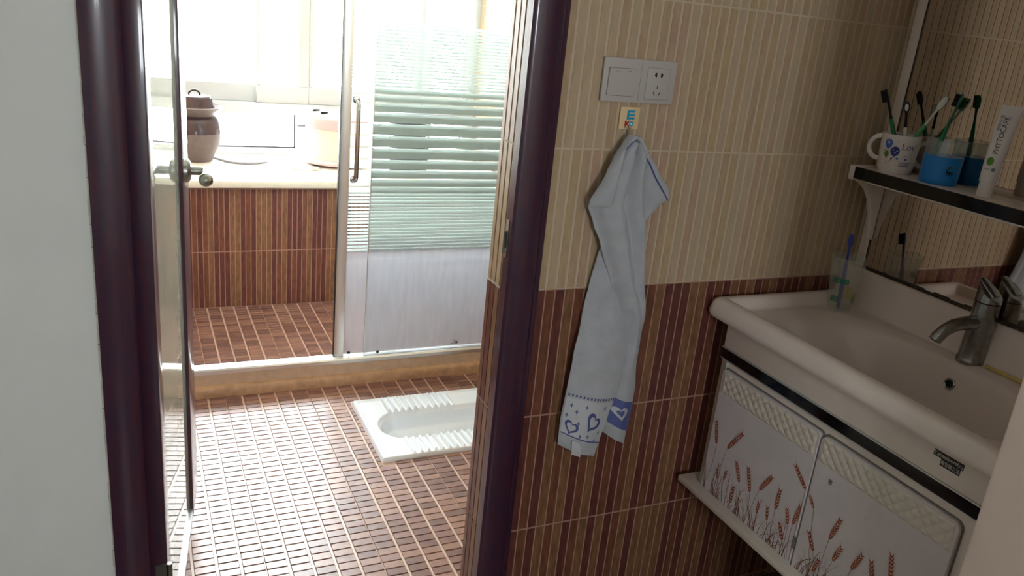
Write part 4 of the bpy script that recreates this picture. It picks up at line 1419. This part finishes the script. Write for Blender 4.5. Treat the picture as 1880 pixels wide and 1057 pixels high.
SHZ = 1.206
sh = thing('mirror_shelf', 'narrow white shelf with black front strip fixed across the mirror', 'shelf', (0, 0, 0))
SX_ = 1.528
box('board', SX_, MX - 0.0005, -0.795, -0.050, SHZ - 0.012, SHZ, 'cabinet_white', sh, bevel=0.001)
MB().box(SX_ - 0.004, SX_ + 0.004, -0.795, -0.0655, SHZ - 0.026, SHZ + 0.0005).build('front_strip', 'black_gloss', sh, bevel=0.001)
box('strip_edge', SX_ - 0.0045, SX_ + 0.003, -0.795, -0.0655, SHZ - 0.029, SHZ - 0.026, 'aluminium', sh)
box('end_cap', SX_ - 0.0055, MX - 0.001, -0.0655, -0.0500, SHZ - 0.031, SHZ + 0.003, 'cabinet_white', sh, bevel=0.002)
pf = [(MX - 0.001, SHZ - 0.031), (SX_ + 0.010, SHZ - 0.031), (SX_ + 0.030, SHZ - 0.040), (SX_ + 0.052, SHZ - 0.056), (SX_ + 0.070, SHZ - 0.080), (SX_ + 0.082, SHZ - 0.110), (SX_ + 0.090, SHZ - 0.145),
      (SX_ + 0.096, SHZ - 0.175), (MX - 0.001, SHZ - 0.180)]
MB().prism(pf, lambda a, b, d: (a, d, b), -0.0650, -0.0520).build('bracket', 'cabinet_white', sh, bevel=0.0015, smooth=40)
MB().prism(pf, lambda a, b, d: (a, d, b), -0.795, -0.782).build('bracket', 'cabinet_white', sh)

# ------------------------------------------------------------------ mug, cups, brushes, tube
def cyl_map(cx_, cy_, r, a0, zbase, lift=0.0005):
    """flat (s, t) metres -> point on a cylinder; a0 is the angle facing the viewer; s grows to the viewer's right"""
    def fn(s, t_):
        a = a0 + s / r
        return (cx_ + (r + lift) * math.cos(a), cy_ + (r + lift) * math.sin(a), zbase + t_)
    return fn


def decal(name, poly, fn, m_, parent):
    cx_ = sum(p[0] for p in poly) / len(poly)
    cy_ = sum(p[1] for p in poly) / len(poly)
    n_ = len(poly)
    return MB().add([fn(cx_, cy_)] + [fn(*p) for p in poly], [(0, 1 + i, 1 + (i + 1) % n_) for i in range(n_)]).build(name, m_, parent, fix=False)


def ell(cx_, cy_, a, b, n_=20, tail=0.0):
    pts = []
    for k in range(n_):
        t_ = 2 * PI * k / n_
        y_ = b * math.sin(t_)
        pts.append((cx_ + a * math.cos(t_) * (1 - 0.18 * max(0, -math.sin(t_))), cy_ + y_ - (tail if abs(t_ - 1.5 * PI) < 0.2 else 0)))
    return pts


mgx, mgy, mgr = 1.590, -0.116, 0.0415
view_a = math.atan2(CAM.y - mgy, CAM.x - mgx)
mug = thing('mug', 'white ceramic mug with blue and green balloon print on the mirror shelf', 'mug', (mgx, mgy, SHZ))
MB().lathe([(0.0, 0.0), (0.0345, 0.0), (0.0360, 0.003), (0.0385, 0.012), (mgr, 0.06), (mgr + 0.001, 0.084), (mgr + 0.0003, 0.086), (mgr - 0.003, 0.084), (mgr - 0.004, 0.012), (0.0, 0.008)], 48).build('body', 'mug_ceramic', mug, smooth=40)
ha = view_a - 1.50
hd_ = (math.cos(ha), math.sin(ha))
hp = []
for k in range(13):
    t_ = -0.5 * PI + PI * k / 12
    hp.append((hd_[0] * (mgr - 0.002 + 0.024 * math.cos(t_)), hd_[1] * (mgr - 0.002 + 0.024 * math.cos(t_)), 0.052 + 0.026 * math.sin(t_)))
MB().tube(hp, 0.0042, 10, flat=1.3).build('handle', 'mug_ceramic', mug, smooth=60)
mf = cyl_map(0, 0, mgr - 0.0008, view_a, 0.0, 0.0014)
decal('balloon', ell(-0.0235, 0.0665, 0.0088, 0.0125, tail=0.002), mf, 'balloon_blue', mug)
decal('balloon', ell(-0.0070, 0.0500, 0.0098, 0.0110, tail=0.002), mf, 'balloon_navy', mug)
decal('balloon', ell(-0.0245, 0.0420, 0.0054, 0.0068, tail=0.002), mf, 'balloon_green', mug)
mf2 = cyl_map(0, 0, mgr - 0.0008, view_a, 0.0, 0.0017)
decal('balloon_heart', [(-0.0235 + a * 0.0034, 0.0675 + b * 0.0034) for a, b in heart(16)], mf2, 'print_pale', mug)
for s, t_ in ((-0.011, 0.053), (-0.0066, 0.0485), (-0.0025, 0.051)):
    decal('balloon_spot', ell(s, t_, 0.0016, 0.0016, 10), mf2, 'print_pale', mug)
for s, t_, r_, m_ in ((-0.011, 0.0330, 0.0022, 'print_dark'), (0.0005, 0.0345, 0.0027, 'balloon_blue'), (-0.030, 0.049, 0.0022, 'balloon_green'), (0.018, 0.0345, 0.0028, 'print_purple'), (-0.0035, 0.0720, 0.0016, 'balloon_green')):
    decal('dot_print', ell(s, t_, r_, r_ * 0.95, 12), mf, m_, mug)
for a, b in (((-0.0235, 0.054), (-0.0215, 0.022)), ((-0.007, 0.039), (-0.0165, 0.024)), ((-0.0245, 0.035), (-0.020, 0.024)), ((-0.011, 0.031), (-0.018, 0.022))):
    decal('balloon_string', [(a[0] - 0.0003, a[1]), (a[0] + 0.0003, a[1]), (b[0] + 0.0003, b[1]), (b[0] - 0.0003, b[1])], mf, 'print_dark', mug)
text_on('lettering', 'Lov', 0.0205, lambda x, y: mf(0.0195 + x, 0.0615 + y), 'print_purple', mug)
for k, (s0, s1, t_) in enumerate(((0.006, 0.030, 0.0255), (0.006, 0.028, 0.0215), (0.006, 0.030, 0.0185), (0.013, 0.020, 0.0405))):
    decal('print_line', [(s0, t_), (s1, t_), (s1, t_ + 0.0013), (s0, t_ + 0.0013)], mf, 'print_purple', mug)


def toothbrush(label, base, tip, face, mh, mn, mbr, bend=0.0, r=0.0052, group=None, white_back=False):
    """base/tip: end points; face: direction the bristles point"""
    base, tip, face = Vector(base), Vector(tip), Vector(face).normalized()
    ax = tip - base
    L_ = ax.length
    ax.normalize()
    face = (face - ax * face.dot(ax)).normalized()
    o = thing('toothbrush', label, 'toothbrush', base, group=group)
    def pt(t_, off=0.0):
        return tuple(ax * (L_ * t_) + face * (off + bend * math.sin(PI * t_)))
    MB().tube([pt(0), pt(0.03), pt(0.15), pt(0.3), pt(0.45), pt(0.58), pt(0.62)], [r * 0.5, r * 0.9, r, r * 1.15, r, r * 0.85, r * 0.7], 12).build('handle', mh, o, smooth=60)
    MB().tube([pt(0.60), pt(0.68), pt(0.78), pt(0.84)], [r * 0.72, r * 0.55, r * 0.5, r * 0.62], 10).build('neck', mn, o, smooth=60)
    side = ax.cross(face)
    # head: rounded plate
    hw_, hl0, hl1 = 0.0062, 0.83, 1.0
    poly = []
    for k in range(20):
        a = 2 * PI * k / 20
        c = ax * (L_ * (hl0 + hl1) / 2 + L_ * (hl1 - hl0) / 2 * math.cos(a)) + side * hw_ * (abs(math.sin(a)) ** 0.7) * (1 if math.sin(a) >= 0 else -1)
        poly.append(c)
    bb = bend * math.sin(PI * 0.9)
    vs = [p + face * (bb - 0.0022) for p in poly] + [p + face * (bb + 0.0022) for p in poly]
    fs = [tuple(reversed(range(20))), tuple(range(20, 40))] + [(i, (i + 1) % 20, 20 + (i + 1) % 20, 20 + i) for i in range(20)]
    hd2 = MB().add(vs, fs).build('head', mn if not white_back else mn, o, bevel=0.0008, smooth=40)
    if white_back:
        vs2 = [(p - ax * (L_ * 0.915)) * 0.62 + ax * (L_ * 0.915) + face * (bb - 0.0031) for p in poly]
        MB().add([v for v in vs2] + [v + face * 0.0012 for v in vs2], fs).build('head_inlay', 'brush_white', hd2, smooth=40)
    br = MB()
    for ka in range(8):
        for kb in range(3):
            c = ax * (L_ * (0.853 + 0.0175 * ka)) + side * (-0.0036 + 0.0036 * kb) + face * (bb + 0.002)
            br.tube([c, c + face * 0.0100], [0.0019, 0.0016], 6)
    br.build('bristles', mbr, o, fix=False)
    return o


GB = 'toothbrushes on the mirror shelf'
mz = SHZ + 0.010
toothbrush('teal toothbrush with black head facing left in the balloon mug', (mgx - 0.004, mgy - 0.018, mz), (1.583, -0.047, 1.384), (-0.55, 0.8, 0), 'brush_green', 'bristle_black', 'bristle_black', 0.0, group=GB)
toothbrush('black and white toothbrush standing in the balloon mug', (mgx + 0.012, mgy - 0.012, mz), (1.586, -0.110, 1.364), (0.8, 0.6, 0.1), 'brush_white', 'bristle_black', 'bristle_white', 0.0, group=GB, white_back=True)

cpx, cpy, cpr = 1.592, -0.232, 0.039
cup = thing('plastic_cup', 'clear plastic cup with blue lower half on the mirror shelf', 'cup', (cpx, cpy, SHZ))
va2 = math.atan2(CAM.y - cpy, CAM.x - cpx)
MB().lathe([(0.0, 0.0), (0.0365, 0.0), (0.0385, 0.003), (cpr, 0.010), (cpr + 0.0012, 0.060)], 44).build('blue_base', 'cup_blue', cup, smooth=40)
MB().lathe([(cpr + 0.0012, 0.060), (cpr + 0.002, 0.092), (cpr + 0.0005, 0.0925), (cpr - 0.0003, 0.060)], 44, cap=False).build('clear_rim', 'clear_plastic', cup, smooth=40)
MB().lathe([(cpr + 0.0005, 0.0905), (cpr + 0.0026, 0.0915), (cpr + 0.0022, 0.0935), (cpr + 0.0002, 0.0932)], 44, cap=False).build('lip', 'milky_plastic', cup, smooth=40)
ha = va2 - 1.35
hp = []
for k in range(13):
    t_ = -0.5 * PI + PI * k / 12
    rr = cpr - 0.001 + 0.022 * math.cos(t_)
    hp.append((math.cos(ha) * rr, math.sin(ha) * rr, 0.055 + 0.026 * math.sin(t_)))
MB().tube(hp, 0.0036, 10, flat=1.4).build('handle', 'milky_plastic', cup, smooth=60)
cf = cyl_map(0, 0, cpr, va2, 0.0, 0.0014)
for s, t_, a, b in ((0.013, 0.030, 0.0013, 0.006), (0.016, 0.030, 0.0035, 0.0012), (0.0185, 0.027, 0.0012, 0.0042), (0.022, 0.029, 0.003, 0.0012), (0.0245, 0.026, 0.0012, 0.0035)):
    decal('print', [(s - a, t_ - b), (s + a, t_ - b), (s + a, t_ + b), (s - a, t_ + b)], cf, 'ink_black', cup)
decal('print', ell(0.016, 0.0395, 0.0045, 0.0035, 14), cf, 'cup_print', cup)
cz = SHZ + 0.010
toothbrush('white-necked toothbrush with pale green grip leaning right out of the balloon mug', (1.600, -0.100, mz), (1.600, -0.197, 1.386), (0.75, 0.2, 0.2), 'brush_pale_green', 'brush_white', 'bristle_green', group=GB)
toothbrush('dark green toothbrush with black bristles standing in the blue cup', (1.570, -0.213, cz), (1.612, -0.223, 1.396), (-0.5, 0.85, 0.2), 'brush_green', 'brush_teal', 'bristle_black', group=GB)

# toothpaste tube standing on its cap
tpx, tpy = 1.578, -0.356
tp = thing('toothpaste_tube', 'white toothpaste tube with black lettering standing on its cap beside the blue cup', 'toothpaste', (tpx, tpy, SHZ))
va3 = math.atan2(CAM.y - tpy, CAM.x - tpx)
fx = Vector((math.cos(va3), math.sin(va3), 0))
sx3 = Vector((-math.sin(va3), math.cos(va3), 0))
lean3 = Vector((0.020, 0.004, 0))
MB().lathe([(0.0, 0.0), (0.0150, 0.0), (0.0155, 0.002), (0.0145, 0.030), (0.0, 0.030)], 28).build('cap', 'paste_cap', tp, smooth=40)


def tube_pt(u, v, lift=0.0):
    # v 0 shoulder .. 1 crimped end ; u angle
    a = 2 * PI * u
    t_ = v
    wdt = 0.0165 + 0.003 * t_
    dep = 0.0165 * (1 - t_) ** 0.8 + 0.0008
    c = Vector((0, 0, 0.030 + 0.152 * t_)) + lean3 * t_ * t_
    return tuple(c + sx3 * (wdt + lift) * math.cos(a) + fx * (dep + lift) * math.sin(a))


tb = MB().grid(lambda u, v: tube_pt(u, v), 40, 30)
tb.build('tube', 'paste_white', tp, smooth=60)


def paste_map(s, t_):
    # s to the viewer's right (metres), t_ up from the shoulder
    v = min(1.0, max(0.0, t_ / 0.152))
    wdt = 0.0165 + 0.003 * v
    cc_ = max(-0.98, min(0.98, s / wdt))
    a = math.acos(cc_) / (2 * PI)
    return tube_pt(a, v, 0.0006)


text_on('lettering', 'PHYTOCARE', 0.0150, lambda x, y: paste_map(-0.002 - y * 0.9, 0.094 + x * 0.86), 'ink_black', tp)
text_on('lettering', '植物牙膏', 0.0080, lambda x, y: paste_map(-0.011 - y * 0.9, 0.118 + x), 'ink_grey', tp)
decal('leaf_print', [(-0.006 + 0.0062 * math.cos(k * PI / 9), 0.042 + 0.0085 * math.sin(k * PI / 9)) for k in range(18)], paste_map, 'ink_green', tp)
decal('dot_print', [(0.003 + 0.0035 * math.cos(k * PI / 6), 0.026 + 0.0038 * math.sin(k * PI / 6)) for k in range(12)], paste_map, 'ink_grey', tp)
decal('print_line', [(-0.012, 0.0255), (-0.002, 0.0255), (-0.002, 0.0268), (-0.012, 0.0268)], paste_map, 'ink_grey', tp)

# frosted tumbler with blue brush in the corner of the basin
tmx, tmy = 1.543, -0.094
tmz = max(basin_z(tmx - 0.02, tmy), basin_z(tmx, tmy), basin_z(tmx + 0.02, tmy), basin_z(tmx, tmy + 0.02), basin_z(tmx, tmy - 0.02)) + 0.0004
tum = thing('tumbler', 'frosted plastic tumbler with green print in the corner of the wash basin', 'tumbler', (tmx, tmy, tmz))
TH_ = 0.130
MB().lathe([(0.0, 0.0), (0.0255, 0.0), (0.0265, 0.002), (0.0405, TH_), (0.0425, TH_ + 0.001), (0.0425, TH_ + 0.003), (0.0395, TH_ + 0.003), (0.0255, 0.004), (0.0, 0.004)], 48).build('body', 'milky_plastic', tum, smooth=40)
va4 = math.atan2(CAM.y - tmy, CAM.x - tmx)


def cone_map(s, t_, a0=va4, lift=0.0004):
    r_ = 0.0265 + (0.0405 - 0.0265) * t_ / TH_
    a = a0 + s / r_
    return ((r_ + lift) * math.cos(a), (r_ + lift) * math.sin(a), t_)


rnd = random.Random(5)
for k in range(9):
    s0 = -0.026 + k * 0.0042
    decal('print', [(s0, 0.072 + rnd.uniform(-0.001, 0.001) - k * 0.0002), (s0 + 0.0030, 0.072), (s0 + 0.0030, 0.0845 + rnd.uniform(-0.002, 0.001)), (s0, 0.0845)], cone_map, 'tumbler_green', tum)
for k in range(5):
    s0 = -0.024 + k * 0.004
    decal('print', [(s0, 0.024), (s0 + 0.0028, 0.024), (s0 + 0.0028, 0.038 + rnd.uniform(-0.003, 0.003)), (s0, 0.038)], cone_map, 'tumbler_green', tum)
bk_map = lambda s, t_: cone_map(s, t_, va4 + PI * 0.86)
decal('print', ell(0.0, 0.036, 0.020, 0.017, 20), bk_map, 'tumbler_yellow', tum)
decal('print', ell(-0.022, 0.030, 0.009, 0.014, 16), bk_map, 'ink_green', tum)
toothbrush('blue toothbrush standing in the frosted tumbler on the basin', (tmx - 0.012, tmy - 0.010, tmz + 0.006), (1.549, -0.079, 1.047), (0.75, 0.62, 0.25), 'brush_blue', 'brush_blue', 'bristle_black')
